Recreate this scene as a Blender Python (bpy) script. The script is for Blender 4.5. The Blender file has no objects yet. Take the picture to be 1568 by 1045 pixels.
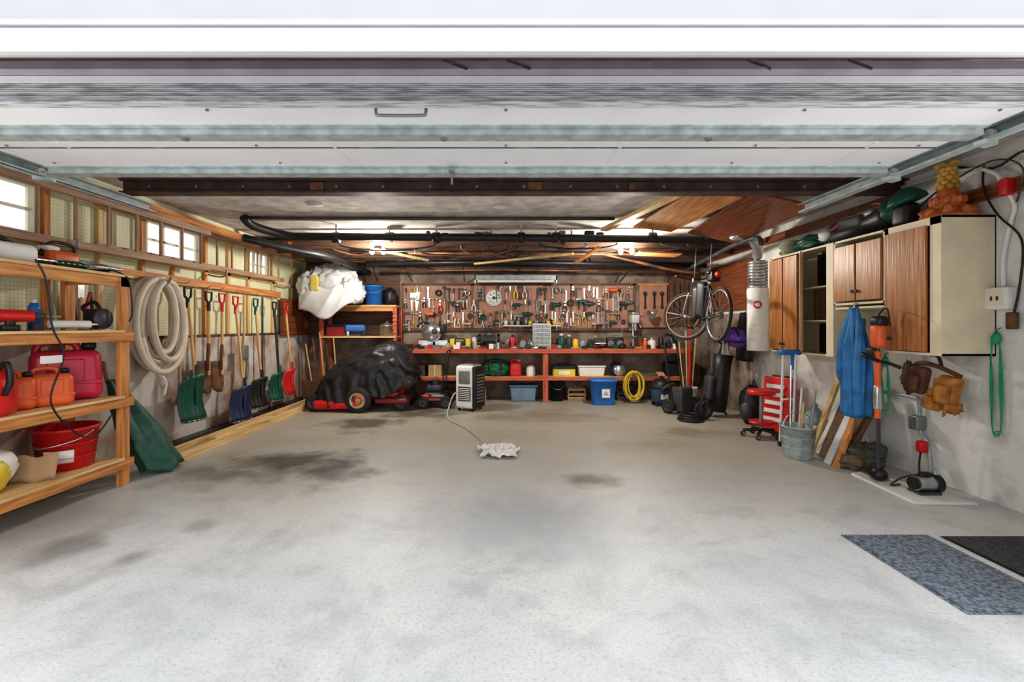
import bpy, math, random
from mathutils import Vector, Matrix, noise, Euler
R=random.Random(7)
sc=bpy.context.scene
try:
    sc.view_settings.view_transform='Standard'
    sc.view_settings.look='Medium High Contrast'
except Exception as e: print(e)
pi=math.pi
# ------------------------------------------------------------ materials
_mats={}
def M(name,col,rough=.55,metal=0,var=.12,scale=6,bump=.0,col2=None,emis=0,stretch=None,trans=0,detail=4,lo=.35,hi=.65):
    if name in _mats: return _mats[name]
    m=bpy.data.materials.new(name); m.use_nodes=True; nt=m.node_tree; p=nt.nodes['Principled BSDF']
    p.inputs['Roughness'].default_value=rough; p.inputs['Metallic'].default_value=metal
    if trans: p.inputs['Transmission Weight'].default_value=trans
    tc=nt.nodes.new('ShaderNodeTexCoord'); mp=nt.nodes.new('ShaderNodeMapping')
    if stretch: mp.inputs['Scale'].default_value=stretch
    nt.links.new(tc.outputs['Object'],mp.inputs[0])
    n=nt.nodes.new('ShaderNodeTexNoise'); n.inputs['Scale'].default_value=scale; n.inputs['Detail'].default_value=detail
    nt.links.new(mp.outputs[0],n.inputs['Vector'])
    r=nt.nodes.new('ShaderNodeValToRGB')
    r.color_ramp.elements[0].position=lo; r.color_ramp.elements[1].position=hi
    c2=col2 if col2 else tuple(c*(1-var*2) for c in col)
    r.color_ramp.elements[0].color=(*c2,1); r.color_ramp.elements[1].color=(*col,1)
    nt.links.new(n.outputs['Fac'],r.inputs[0]); nt.links.new(r.outputs[0],p.inputs['Base Color'])
    if bump:
        b=nt.nodes.new('ShaderNodeBump'); b.inputs['Strength'].default_value=bump; b.inputs['Distance'].default_value=.02
        nt.links.new(n.outputs['Fac'],b.inputs['Height']); nt.links.new(b.outputs[0],p.inputs['Normal'])
    if emis:
        p.inputs['Emission Color'].default_value=(*col,1); p.inputs['Emission Strength'].default_value=emis
    _mats[name]=m; return m
def wood(name,c1,c2,axis='y',rough=.6):
    st={'x':(1.2,18,18),'y':(18,1.2,18),'z':(18,18,1.2)}[axis]
    return M(name+'_'+axis,c1,rough,0,col2=c2,scale=2.2,stretch=st,bump=.15)
WHITE=M('white_paint',(.85,.84,.81),.5,var=.05)
CREAM=M('cream_paint',(.88,.78,.58),.5,var=.05)
BLACK=M('black_plastic',(.02,.02,.022),.45,var=.2)
DGREY=M('dark_grey',(.07,.07,.08),.5,var=.2)
GREY=M('grey_metal',(.32,.33,.34),.4,.5,var=.15)
STEEL=M('steel',(.66,.67,.68),.3,.8,var=.15,scale=14)
GALV=M('galvanised',(.56,.63,.63),.4,.35,var=.16,scale=14,detail=6)
RED=M('red_plastic',(.72,.025,.025),.35,var=.1)
DRED=M('dark_red',(.35,.03,.03),.5,var=.15)
ORANGE=M('orange_plastic',(.82,.15,.04),.4,var=.1)
PINKRED=M('jerry_red',(.62,.03,.08),.35,var=.1)
YELLOW=M('yellow_plastic',(.82,.62,.06),.4,var=.08)
BLUE=M('blue_plastic',(.03,.2,.60),.4,var=.1)
LBLUE=M('light_blue_cloth',(.04,.24,.55),.6,var=.25)
NAVY=M('navy_plastic',(.02,.035,.10),.4,var=.15)
GREEN=M('dark_green_plastic',(.01,.10,.065),.4,var=.15)
TARPG=M('green_tarp',(.035,.13,.095),.6,var=.2,scale=12)
BGREEN=M('bright_green_rope',(.03,.4,.2),.6)
PURPLE=M('purple_plastic',(.2,.06,.5),.35)
RUST=M('rusty_steel',(.25,.12,.06),.7,.3,col2=(.09,.05,.04),scale=9)
LEATHER=M('leather',(.60,.27,.06),.6,col2=(.34,.13,.03),scale=12)
CARD=M('cardboard',(.50,.33,.18),.8,var=.1)
COPPER=M('old_copper',(.35,.16,.08),.5,.5,col2=(.12,.07,.05))
HANDLE=wood('handle_wood',(.76,.50,.24),(.55,.32,.13),'z',.5)
RUBBER=M('rubber',(.03,.03,.03),.8,var=.1)
HOSE=M('cream_hose',(.76,.66,.55),.5,var=.08)
BAGW=M('white_sack',(.72,.72,.73),.45,var=.10,scale=4)
BAGWY=M('white_sack_print',(.75,.60,.15),.5,var=.12,scale=4)
GLASSY=M('clear_plastic',(.6,.75,.8),.2,trans=.6)
COVER=M('black_cover',(.022,.022,.026),.45,var=.2,scale=20,bump=.2)
OLIVE=M('olive_canvas',(.13,.13,.09),.8,var=.2)
PINEY=wood('pine',(.82,.60,.32),(.60,.38,.16),'y')
PINEX=wood('pine',(.82,.60,.32),(.60,.38,.16),'x')
PINEZ=wood('pine',(.80,.60,.32),(.60,.38,.16),'z')
OWY=wood('orange_timber',(.72,.34,.11),(.42,.16,.05),'y')
OWZ=wood('orange_timber',(.72,.34,.11),(.42,.16,.05),'z')
OWX=wood('orange_timber',(.72,.34,.11),(.42,.16,.05),'x')
BENCHX=wood('bench_red',(.66,.16,.08),(.38,.08,.05),'x')
BENCHZ=wood('bench_red',(.66,.16,.08),(.38,.08,.05),'z')
CABDOOR=wood('honey_door',(.56,.25,.08),(.33,.12,.035),'z',.35)
LADY=wood('ladder_wood',(.46,.28,.17),(.26,.15,.09),'y')
LADZ=wood('ladder_wood',(.46,.28,.17),(.26,.15,.09),'z')
DWY=wood('dark_sheet',(.30,.10,.04),(.15,.05,.025),'y',.3)
DWX=wood('dark_timber',(.16,.08,.05),(.06,.035,.025),'x')
DWZ=wood('dark_timber',(.22,.11,.06),(.1,.05,.03),'z')
# ------------------------------------------------------------ builder
def cr(pts,n=6,closed=False):
    P=[Vector(p) for p in pts]; L=len(P)
    if L<3 or n<=1: return P
    out=[]
    rng=range(L) if closed else range(L-1)
    for i in rng:
        if closed: a,b,c,d=P[(i-1)%L],P[i],P[(i+1)%L],P[(i+2)%L]
        else: a,b,c,d=P[max(i-1,0)],P[i],P[i+1],P[min(i+2,L-1)]
        for k in range(n):
            t=k/n
            out.append(.5*((2*b)+(c-a)*t+(2*a-5*b+4*c-d)*t*t+(3*b-a-3*c+d)*t**3))
    if not closed: out.append(P[-1])
    return out
class B:
    def __init__(s,name,loc=(0,0,0),rot=(0,0,0)):
        s.name=name; s.loc=loc; s.rot=rot; s.v=[]; s.f=[]; s.mi=[]; s.sm=[]; s.mats=[]
    def add(s,vs,fs,mat,smooth=False):
        o=len(s.v)
        s.v+= [Vector(v) for v in vs]
        if mat not in s.mats: s.mats.append(mat)
        k=s.mats.index(mat)
        for f in fs: s.f.append([i+o for i in f]); s.mi.append(k); s.sm.append(smooth)
        return s
    def box(s,c,d,mat,rot=(0,0,0),taper=1):
        E=Euler(rot).to_matrix(); c=Vector(c); vs=[]
        for z in(-1,1):
            for x,y in((-1,-1),(1,-1),(1,1),(-1,1)):
                t=taper if z<0 else 1
                vs.append(c+E@Vector((x*d[0]/2*t,y*d[1]/2*t,z*d[2]/2)))
        return s.add(vs,[(3,2,1,0),(4,5,6,7),(0,1,5,4),(1,2,6,5),(2,3,7,6),(3,0,4,7)],mat)
    def bb(s,x0,x1,y0,y1,z0,z1,mat): return s.box(((x0+x1)/2,(y0+y1)/2,(z0+z1)/2),(abs(x1-x0),abs(y1-y0),abs(z1-z0)),mat)
    def rbox(s,c,d,mat,r=.03,rot=(0,0,0),taper=1,seg=4,top=1.0):
        E=Euler(rot).to_matrix(); c=Vector(c); rings=[]
        hx,hy,hz=d[0]/2,d[1]/2,d[2]/2; r=min(r,hx*.95,hy*.95,hz*.95)
        zs=[(-hz+r-r*math.cos(a*pi/2/seg),r-r*math.sin(a*pi/2/seg)) for a in range(seg+1)]
        zs=zs+[(-z,i) for z,i in reversed(zs)]
        for z,ins in zs:
            k=(z+hz)/(2*hz); sc_=taper+(top-taper)*k; ring=[]
            for cx,cy,a0 in((1,1,0),(-1,1,1),(-1,-1,2),(1,-1,3)):
                for a in range(seg+1):
                    an=(a0+a/seg)*pi/2
                    x=cx*(hx-r)+(r-ins)*math.cos(an); y=cy*(hy-r)+(r-ins)*math.sin(an)
                    ring.append(c+E@Vector((x*sc_,y*sc_,z)))
            rings.append(ring)
        return s.loft(rings,mat)
    def loft(s,rings,mat,closed=True,cap=True,smooth=True):
        n=len(rings[0]); vs=[p for r in rings for p in r]; fs=[]
        for i in range(len(rings)-1):
            for j in range(n if closed else n-1):
                a=i*n+j; b=i*n+(j+1)%n
                fs.append((a,b,b+n,a+n))
        if cap and closed: fs.append(tuple(range(n-1,-1,-1))); fs.append(tuple((len(rings)-1)*n+j for j in range(n)))
        return s.add(vs,fs,mat,smooth)
    def tube(s,pts,r,mat,seg=8,n=6,closed=False,radii=None):
        P=cr(pts,n,closed); L=len(P)
        rings=[]; up=None
        for i,p in enumerate(P):
            if closed: t=P[(i+1)%L]-P[i-1]
            else: t=P[min(i+1,L-1)]-P[max(i-1,0)]
            if t.length<1e-9: t=Vector((0,0,1))
            t.normalize()
            if up is None:
                up=Vector((0,0,1)) if abs(t.z)<.9 else Vector((1,0,0))
            u=up-t*up.dot(t)
            if u.length<1e-6: u=t.orthogonal()
            u.normalize(); w=t.cross(u); up=u
            rr=r
            if radii: 
                q=i/(L-1)*(len(radii)-1); k=min(int(q),len(radii)-2); rr=radii[k]+(radii[k+1]-radii[k])*(q-k)
            rings.append([p+(u*math.cos(2*pi*j/seg)+w*math.sin(2*pi*j/seg))*rr for j in range(seg)])
        if closed: rings.append(rings[0]); return s.loft(rings,mat,cap=False)
        return s.loft(rings,mat)
    def cyl(s,a,b,r,mat,r2=None,seg=16):
        a=Vector(a); b=Vector(b); t=(b-a).normalized(); u=t.orthogonal().normalized(); w=t.cross(u)
        r2=r if r2 is None else r2
        ra=[a+(u*math.cos(2*pi*j/seg)+w*math.sin(2*pi*j/seg))*r for j in range(seg)]
        rb=[b+(u*math.cos(2*pi*j/seg)+w*math.sin(2*pi*j/seg))*r2 for j in range(seg)]
        vs=ra+rb
        s.add(vs,[(j,(j+1)%seg,(j+1)%seg+seg,j+seg) for j in range(seg)],mat,seg>8)
        s.add(vs,[tuple(range(seg-1,-1,-1)),tuple(range(seg,2*seg))],mat,False); return s
    def lathe(s,c,prof,mat,axis=(0,0,1),seg=24,smooth=True,cap=True):
        t=Vector(axis).normalized(); u=t.orthogonal().normalized(); w=t.cross(u); c=Vector(c)
        rings=[[c+t*z+(u*math.cos(2*pi*j/seg)+w*math.sin(2*pi*j/seg))*max(r,1e-4) for j in range(seg)] for r,z in prof]
        return s.loft(rings,mat,cap=cap,smooth=smooth)
    def torus(s,c,Rr,r,mat,axis=(0,0,1),seg=32,ms=8,sx=1,sy=1):
        t=Vector(axis).normalized(); u=Vector((0,0,1)) if abs(t.z)<.9 else Vector((1,0,0)); u=(u-t*u.dot(t)).normalized(); w=t.cross(u); c=Vector(c)
        return s.tube([c+u*math.cos(2*pi*j/seg)*Rr*sx+w*math.sin(2*pi*j/seg)*Rr*sy for j in range(seg)],r,mat,seg=ms,n=1,closed=True)
    def ell(s,c,rad,mat,seg=16,rg=10,nz=0,sd=0,nf=2.5,rot=(0,0,0),zmin=None,ridge=0):
        c=Vector(c); E=Euler(rot).to_matrix(); rings=[]
        for i in range(rg+1):
            ph=-pi/2+pi*i/rg; ring=[]
            for j in range(seg):
                d=Vector((math.cos(ph)*math.cos(2*pi*j/seg),math.cos(ph)*math.sin(2*pi*j/seg),math.sin(ph)))
                k=1+nz*noise.noise(d*nf+Vector((sd*3.1,sd,0)))*2+nz*.5*noise.noise(d*nf*2.7+Vector((sd,0,sd*2)))*2 if nz else 1
                if ridge: k-=ridge*abs(noise.noise(d*nf*1.3+Vector((sd,5,sd)))) *2+ridge*.6*abs(noise.noise(d*nf*3+Vector((9,sd,2))))*2
                p=c+E@Vector((d.x*rad[0]*k,d.y*rad[1]*k,d.z*rad[2]*k))
                if zmin is not None: p.z=max(p.z,zmin)
                ring.append(p)
            rings.append(ring)
        return s.loft(rings,mat)
    def sheet(s,fn,nu,nv,off,mat,smooth=True):
        off=Vector(off); A=[[Vector(fn(i/nu,j/nv)) for j in range(nv+1)] for i in range(nu+1)]
        vs=[p for r in A for p in r]+[p+off for r in A for p in r]; W=nv+1; N=(nu+1)*W; fs=[]
        for i in range(nu):
            for j in range(nv):
                a=i*W+j; fs.append((a,a+1,a+W+1,a+W)); fs.append((a+N+W,a+N+W+1,a+N+1,a+N))
        for i in range(nu):
            a=i*W; fs.append((a,a+W,a+W+N,a+N)); a=i*W+nv; fs.append((a+N,a+W+N,a+W,a))
        for j in range(nv):
            a=j; fs.append((a+N,a+1+N,a+1,a)); a=nu*W+j; fs.append((a,a+1,a+1+N,a+N))
        return s.add(vs,fs,mat,smooth)
    def done(s,bevel=0,parent=None):
        me=bpy.data.meshes.new(s.name); me.from_pydata([tuple(v) for v in s.v],[],s.f)
        for m in s.mats: me.materials.append(m)
        me.polygons.foreach_set('material_index',s.mi); me.polygons.foreach_set('use_smooth',s.sm)
        me.update()
        import bmesh
        bm=bmesh.new(); bm.from_mesh(me); bmesh.ops.recalc_face_normals(bm,faces=bm.faces); bm.to_mesh(me); bm.free()
        o=bpy.data.objects.new(s.name,me); sc.collection.objects.link(o); o.location=s.loc; o.rotation_euler=s.rot
        if bevel:
            b=o.modifiers.new('bevel','BEVEL'); b.width=bevel; b.segments=2; b.limit_method='ANGLE'; b.angle_limit=math.radians(50)
        if parent: o.parent=parent
        return o
HEX=[(3,2,1,0),(4,5,6,7),(0,1,5,4),(1,2,6,5),(2,3,7,6),(3,0,4,7)]
# ------------------------------------------------------------ shell
XL,XR,YB,YF,ZC=-3.65,3.6,8.4,1.5,2.62
def math_node(nt,op,a,b=None,c=None):
    n=nt.nodes.new('ShaderNodeMath'); n.operation=op
    for i,x in enumerate((a,b,c)):
        if x is None: continue
        if isinstance(x,(int,float)): n.inputs[i].default_value=x
        else: nt.links.new(x,n.inputs[i])
    return n.outputs[0]
def floor_mat():
    m=bpy.data.materials.new('concrete_floor'); m.use_nodes=True; nt=m.node_tree; p=nt.nodes['Principled BSDF']; p.inputs['Roughness'].default_value=.45
    g=nt.nodes.new('ShaderNodeNewGeometry'); pos=g.outputs['Position']
    def nz(scale,detail=6,rough=.6,off=0,dist=0):
        n=nt.nodes.new('ShaderNodeTexNoise'); n.inputs['Scale'].default_value=scale; n.inputs['Detail'].default_value=detail; n.inputs['Roughness'].default_value=rough; n.inputs['Distortion'].default_value=dist
        if off:
            mp=nt.nodes.new('ShaderNodeMapping'); mp.inputs['Location'].default_value=(off,off*2,0); nt.links.new(pos,mp.inputs[0]); nt.links.new(mp.outputs[0],n.inputs['Vector'])
        else: nt.links.new(pos,n.inputs['Vector'])
        return n.outputs['Fac']
    def ramp(f,l,h,a,b):
        r=nt.nodes.new('ShaderNodeMapRange'); nt.links.new(f,r.inputs[0]); r.inputs[1].default_value=l; r.inputs[2].default_value=h; r.inputs[3].default_value=a; r.inputs[4].default_value=b; return r.outputs[0]
    def mix(f,a,b):
        r=nt.nodes.new('ShaderNodeMix'); r.data_type='RGBA'
        nt.links.new(f,r.inputs[0])
        for i,x in((6,a),(7,b)):
            if isinstance(x,tuple): r.inputs[i].default_value=(*x,1)
            else: nt.links.new(x,r.inputs[i])
        return r.outputs[2]
    big=nz(.7,5); med=nz(3,8); med2=nz(1.6,10,.7,7,.8); fine=nz(60,3); sp=nz(140,2,.5,3)
    sx=nt.nodes.new('ShaderNodeSeparateXYZ'); nt.links.new(pos,sx.inputs[0])
    col=mix(ramp(big,.38,.62,0,1),(.60,.63,.65),(.74,.745,.74))
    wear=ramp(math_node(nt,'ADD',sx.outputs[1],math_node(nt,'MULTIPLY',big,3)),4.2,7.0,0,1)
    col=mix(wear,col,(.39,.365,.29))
    col=mix(ramp(med2,.50,.66,0,.6),col,(.43,.45,.46))
    col=mix(ramp(med,.52,.72,0,.55),col,(.38,.40,.41))
    col=mix(ramp(fine,.5,.75,0,.5),col,(.33,.34,.35))
    col=mix(ramp(sp,.58,.7,0,.5),col,(.82,.82,.82))
    def stain(cx,cy,rx,ry,c,st):
        nonlocal col
        v=nt.nodes.new('ShaderNodeVectorMath'); v.operation='SUBTRACT'; nt.links.new(pos,v.inputs[0]); v.inputs[1].default_value=(cx,cy,0)
        v2=nt.nodes.new('ShaderNodeVectorMath'); v2.operation='MULTIPLY'; nt.links.new(v.outputs[0],v2.inputs[0]); v2.inputs[1].default_value=(1/rx,1/ry,0)
        l=nt.nodes.new('ShaderNodeVectorMath'); l.operation='LENGTH'; nt.links.new(v2.outputs[0],l.inputs[0])
        d=math_node(nt,'ADD',l.outputs['Value'],math_node(nt,'MULTIPLY',math_node(nt,'SUBTRACT',med,.5),2.6))
        col=mix(ramp(d,.35,1.15,st,0),col,c)
    stain(-2.2,4.2,1.1,.65,(.27,.25,.21),.65)
    stain(-2.0,4.35,.62,.40,(.07,.065,.055),.85)
    stain(-1.5,4.05,.35,.3,(.09,.085,.075),.75)
    stain(-2.5,4.0,.4,.2,(.16,.15,.13),.6)
    stain(.72,3.85,.28,.2,(.17,.145,.11),.8)
    stain(-1.9,6.1,.5,.5,(.07,.06,.05),.8)
    stain(-1.3,6.8,.6,.5,(.10,.075,.06),.8)
    stain(2.3,5.6,.4,.3,(.2,.17,.13),.6)
    stain(1.6,5.0,.5,.3,(.3,.28,.24),.5)
    stain(.6,6.6,1.0,.5,(.22,.19,.13),.6)
    stain(-2.6,2.65,.22,.2,(.2,.2,.2),.7)
    stain(-2.1,2.55,.1,.12,(.2,.2,.2),.6)
    stain(-2.0,3.0,.12,.12,(.25,.25,.25),.5)
    stain(-3.0,3.0,.5,.5,(.3,.28,.24),.5)
    stain(.2,3.0,.9,.5,(.40,.42,.45),.5)
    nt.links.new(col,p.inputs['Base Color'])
    b=nt.nodes.new('ShaderNodeBump'); b.inputs['Strength'].default_value=.2; b.inputs['Distance'].default_value=.01
    nt.links.new(math_node(nt,'ADD',fine,med),b.inputs['Height']); nt.links.new(b.outputs[0],p.inputs['Normal'])
    return m
FLOOR=floor_mat()
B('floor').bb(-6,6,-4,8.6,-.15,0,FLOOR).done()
CONC=M('concrete_wall',(.80,.79,.76),.85,col2=(.56,.55,.52),scale=5,bump=.6,detail=14,lo=.25,hi=.5)
CONCP=M('concrete_pinkish',(.60,.57,.53),.85,col2=(.40,.26,.20),scale=2.6,bump=.5,detail=14,lo=.40,hi=.55)
CONCB=M('concrete_back',(.36,.30,.25),.85,col2=(.17,.12,.09),scale=4,bump=.4,detail=10)
CEIL=M('ceiling_plaster',(.72,.68,.64),.85,col2=(.50,.46,.43),scale=7,bump=.6,detail=14)
def pegmat(name,c,hole,a,b,pitch=.03,scale=3,var=.06):
    m=M(name,c,.6,var=var,scale=scale,detail=8); nt=m.node_tree; p=nt.nodes['Principled BSDF']
    g=nt.nodes.new('ShaderNodeNewGeometry'); s_=nt.nodes.new('ShaderNodeSeparateXYZ'); nt.links.new(g.outputs['Position'],s_.inputs[0])
    def fr(o): 
        f=math_node(nt,'FRACT',math_node(nt,'DIVIDE',o,pitch)); return math_node(nt,'POWER',math_node(nt,'SUBTRACT',f,.5),2)
    d=math_node(nt,'ADD',fr(s_.outputs[a]),fr(s_.outputs[b])); lt=math_node(nt,'LESS_THAN',d,.022)
    old=p.inputs['Base Color'].links[0].from_socket
    mx=nt.nodes.new('ShaderNodeMix'); mx.data_type='RGBA'; nt.links.new(lt,mx.inputs[0]); nt.links.new(old,mx.inputs[6]); mx.inputs[7].default_value=(*hole,1)
    nt.links.new(mx.outputs[2],p.inputs['Base Color']); return m
PEGL=pegmat('cream_pegboard',(.80,.80,.56),(.40,.38,.25),1,2)
PEGB=pegmat('brown_pegboard',(.48,.25,.17),(.14,.06,.04),0,2,var=.12)
w=B('wall_left')
w.bb(XL-.2,XL,YF,YB+.2,0,1.17,CONCP)
wins=[(2.75,3.58),(4.63,5.5),(6.5,7.1)]
w.bb(XL-.12,XL-.03,YF,YB+.2,1.17,2.0,PEGL); w.bb(XL-.12,XL-.03,YF,YB+.2,2.42,ZC+.05,PEGL)
yy=YF
for a,b in wins+[(YB+.2,None)]:
    w.bb(XL-.12,XL-.03,yy,a,2.0,2.42,PEGL); yy=b
w.done()
w=B('trim_2')
for y in (2.7,3.62,4.1,4.58,5.0,5.54,6.0,6.46,7.14,7.8,8.3):
    if any(a<y<b for a,b in wins): w.bb(XL-.03,XL+.0,y-.02,y+.02,1.17,2.0,OWZ)
    else: w.bb(XL-.03,XL+.005,y-.025,y+.025,1.17,2.46,OWZ if y<3.7 or y in(4.58,5.54) else PINEZ)
w.bb(XL-.03,XL+.03,YF,YB,2.46,2.56,OWY); w.bb(XL-.03,XL+.01,YF,YB,1.17,1.20,DWX)
w.bb(XL-.03,XL+.005,YF,YB,1.96,2.0,PINEY)
w.done(bevel=.002)
B('baseboard_left').bb(XL,XL+.12,YF+.2,YB,0,.05,DGREY).done()
GLASS=M('window_glass',(.95,.97,1),.05,trans=1,var=0)
for k,(a,b) in enumerate(wins):
    o=B('window_%d'%(k+1)); z0,z1=2.0,2.42; x=XL-.07
    for q in ((a,a+.035,z0,z1),(b-.035,b,z0,z1),(a,b,z0,z0+.035),(a,b,z1-.035,z1)): o.bb(x-.03,x+.05,q[0],q[1],q[2],q[3],CREAM)
    n=2
    for i in range(1,n+1): yc=a+(b-a)*i/(n+1); o.bb(x-.015,x+.02,yc-.012,yc+.012,z0,z1,CREAM)
    o.bb(x-.015,x+.02,a,b,2.2,2.22,CREAM)
    o.bb(x-.006,x-.001,a+.02,b-.02,z0+.02,z1-.02,GLASS)
    o.done()
w=B('wall_right')
w.bb(XR,XR+.2,YF,YB+.2,0,ZC+.05,CONC)
w.done()
w=B('trim_3'); w.bb(XR-.05,XR,2.6,3.55,2.24,2.34,DWY); w.bb(XR-.04,XR,6.6,7.9,1.55,2.3,DWY); w.bb(XR-.04,XR,4.2,8.3,2.42,2.52,DWY); w.bb(XR-.012,XR,6.7,8.39,0,1.5,CONCB); w.done()
w=B('wall_back'); w.bb(XL-.2,XR+.2,YB,YB+.2,0,ZC+.05,CONCB); w.done()
w=B('trim_4'); w.bb(XL,-1.95,YB-.03,YB,1.14,2.3,DWX); w.bb(XL,XR,YB-.05,YB,2.42,2.55,DWX); w.bb(2.98,XR-.03,YB-.03,YB,1.3,2.3,DWZ); w.done()
B('wall_front').bb(XL-.2,-2.85,YF,YF+.2,0,ZC+.05,CONC).bb(2.42,XR+.2,YF,YF+.2,0,ZC+.05,CONC).bb(-2.85,2.42,YF,YF+.2,2.30,3.1,DWX).done()
LIL=M('fascia_paint',(.50,.495,.535),.5,var=.02)
FAW=M('fascia_white',(.66,.66,.65),.5,var=.02)
h=B('trim_1'); h.bb(-3.9,3.9,1.455,1.475,2.17,3.1,LIL); h.bb(-3.9,3.9,1.43,1.455,2.165,2.24,FAW); h.bb(-3.9,3.9,1.44,1.455,2.255,2.275,FAW); h.done(bevel=.003)
B('ceiling').bb(XL-.2,XR+.2,YF,YB+.2,ZC,ZC+.15,CEIL).done()
BEAM=M('rusty_beam',(.13,.08,.07),.6,.3,col2=(.07,.045,.04),scale=7)
b=B('steel_beam'); b.bb(-3.44,3.58,4.04,4.16,2.49,2.505,BEAM); b.bb(-3.44,3.58,4.04,4.16,2.60,2.618,BEAM); b.bb(-3.44,3.58,4.09,4.11,2.5,2.61,BEAM)
for i in range(16):
    x=-3.2+i*.42; b.cyl((x,4.082,2.555),(x,4.09,2.555),.014,GREY,seg=8)
for x in (-1.75,.2,1.1): b.bb(x,x+.12,4.07,4.09,2.52,2.59,RUST)
b.done()
# ------------------------------------------------------------ garage door
PANEL=M('door_panel_white',(.84,.83,.83),.5,var=.03,scale=3)
SEAL=M('weathered_seal',(.62,.62,.63),.7,col2=(.34,.34,.35),scale=16,stretch=(.5,6,6),lo=.40,hi=.55,detail=10)
SEALD=M('seal_dark',(.06,.06,.07),.7,col2=(.22,.22,.23),scale=16,stretch=(.6,6,6),lo=.3,hi=.45,detail=8)
LAV=M('door_outer_paint',(.36,.31,.36),.5,var=.1)
d=B('garage_door')
dl,dr=-2.72,2.27
d.bb(dl,dr,1.90,2.32,2.245,2.29,PANEL); d.bb(dl,dr,2.325,2.80,2.245,2.29,PANEL)
d.bb(dl,dr,2.32,2.325,2.255,2.29,SEALD)
def strut(y,wd,z=2.245):
    d.bb(dl,dr,y-wd/2,y-wd/2+.022,z-.006,z,GALV); d.bb(dl,dr,y+wd/2-.022,y+wd/2,z-.006,z,GALV)
    d.bb(dl,dr,y-wd/4,y+wd/4,z-.034,z-.028,GALV)
    d.bb(dl,dr,y-wd/4-.004,y-wd/4,z-.034,z,GALV); d.bb(dl,dr,y+wd/4,y+wd/4+.004,z-.034,z,GALV)
strut(2.20,.14); strut(2.74,.13)
for x in (-2.6,-1.3,0,1.3,2.15):
    for y in (1.98,2.29,2.37,2.62): d.cyl((x,y,2.238),(x,y,2.246),.007,GREY,seg=8)
for x in (-1.55,-.3,.98):
    d.cyl((x,2.20,2.20),(x,2.20,2.215),.016,GREY,seg=10)
for x in (-2.3,-.9,.6,1.9): d.bb(x-.008,x+.008,2.33,2.68,2.24,2.246,PANEL)
d.bb(dl,dr,2.40,2.405,2.24,2.246,SEALD)
for i in range(9):
    z=2.214+i*.0085; d.bb(dl,dr,1.85+.002*(i%2),1.905,z,z+.0055,SEAL); d.bb(dl,dr,1.862,1.9,z+.0055,z+.0085,SEALD)
d.bb(dl,dr,1.845,1.905,2.291,2.316,PANEL)
d.bb(dl,dr,1.80,1.90,2.318,2.35,LAV)
for x in (-2.1,-.2,.05,1.0,1.4): d.box((x,1.798,2.334),(.10,.006,.008),SEALD,rot=(0,.35,0))
d.tube([(-.55,1.93,2.245),(-.55,1.93,2.205),(-.53,1.93,2.195),(-.36,1.93,2.195),(-.34,1.93,2.205),(-.34,1.93,2.245)],.007,GREY,n=3)
d.bb(-.33,-.30,2.62,2.70,2.195,2.205,GREY); d.cyl((-.315,2.66,2.13),(-.315,2.66,2.2),.007,GREY,seg=8)
d.done()
for nm,x,sg in (('door_track',-2.80,1),('door_track',2.34,-1)):
    t=B(nm); z=2.215
    t.bb(x-.028,x+.028,1.72,3.6,z+.045,z+.05,GALV); t.bb(x-.028,x+.028,1.72,3.6,z-.02,z-.015,GALV); t.bb(x-sg*.028,x-sg*.023,1.72,3.6,z-.02,z+.05,GALV)
    t.bb(x+sg*.023,x+sg*.028,1.72,3.6,z-.02,z-.005,GALV)
    t.bb(x-sg*.035,x-sg*.03,1.72,3.6,z+.02,z+.07,GALV)
    for y in (2.35,): t.bb(x-sg*.04,x-sg*.035,y,y+.03,z,ZC-.002,GALV)
    t.tube([(x,1.72,z+.015),(x,1.70,z-.0),(x,1.69,z-.06),(x,1.68,z-.3),(x,1.68,0.02)],.02,GALV,n=4)
    for y in (2.2,2.74):
        t.cyl((x-.01,y,z+.015),(x+.01,y,z+.015),.024,WHITE); t.cyl((x,y,z+.015),(x+sg*.06,y,z+.015),.006,GALV,seg=8)
        t.box((x+sg*.02,y,z-.03),(.09,.05,.02),GALV,rot=(0,0,.3))
    t.done()
# ------------------------------------------------------------ overhead services
def pipe(name,pts,r,mat,n=1,joints=()):
    o=B(name); o.tube(pts,r,mat,seg=12,n=n)
    for j in joints:
        o.lathe(j[0],[(r,-.05),(r*1.35,-.045),(r*1.35,.045),(r,.05)],mat,axis=j[1])
        o.bb(j[0][0]-.012,j[0][0]+.012,j[0][1]-.004,j[0][1]+.004,j[0][2],ZC-.002,GALV)
    return o
X_=(1,0,0)
pipe('drain_pipe',[(-3.05,5.3,2.57),(-3.02,5.45,2.5),(-2.8,5.85,2.47),(-2.4,5.9,2.465),(0,5.9,2.45),(2.9,5.9,2.42),(3.1,5.9,2.42)],.05,BLACK,n=3,joints=[((x,5.9,2.45),X_) for x in(-2.2,-.9,.2,.65,1.9,2.6)]).done()
pipe('drain_pipe',[(-3.3,6.3,2.5),(-2.0,6.25,2.53),(1.2,6.25,2.5),(3.3,6.25,2.44)],.035,BLACK,joints=[((x,6.25,2.51),X_) for x in(-1.6,-.2,.9)]).done()
pipe('drain_pipe',[(-3.2,5.55,2.38),(-2.9,6.0,2.33),(-2.6,6.5,2.31),(-2.5,7.2,2.29),(-2.5,8.3,2.28)],.05,BLACK,n=3).done()
pipe('conduit_pipe',[(-3.1,5.35,2.58),(-2.6,5.4,2.585),(.2,5.45,2.59),(1.3,5.45,2.59)],.02,DGREY).done()
pipe('water_pipe',[(-2.3,7.0,2.43),(0,7.05,2.43),(3.2,7.0,2.40)],.02,COPPER).done()
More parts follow.
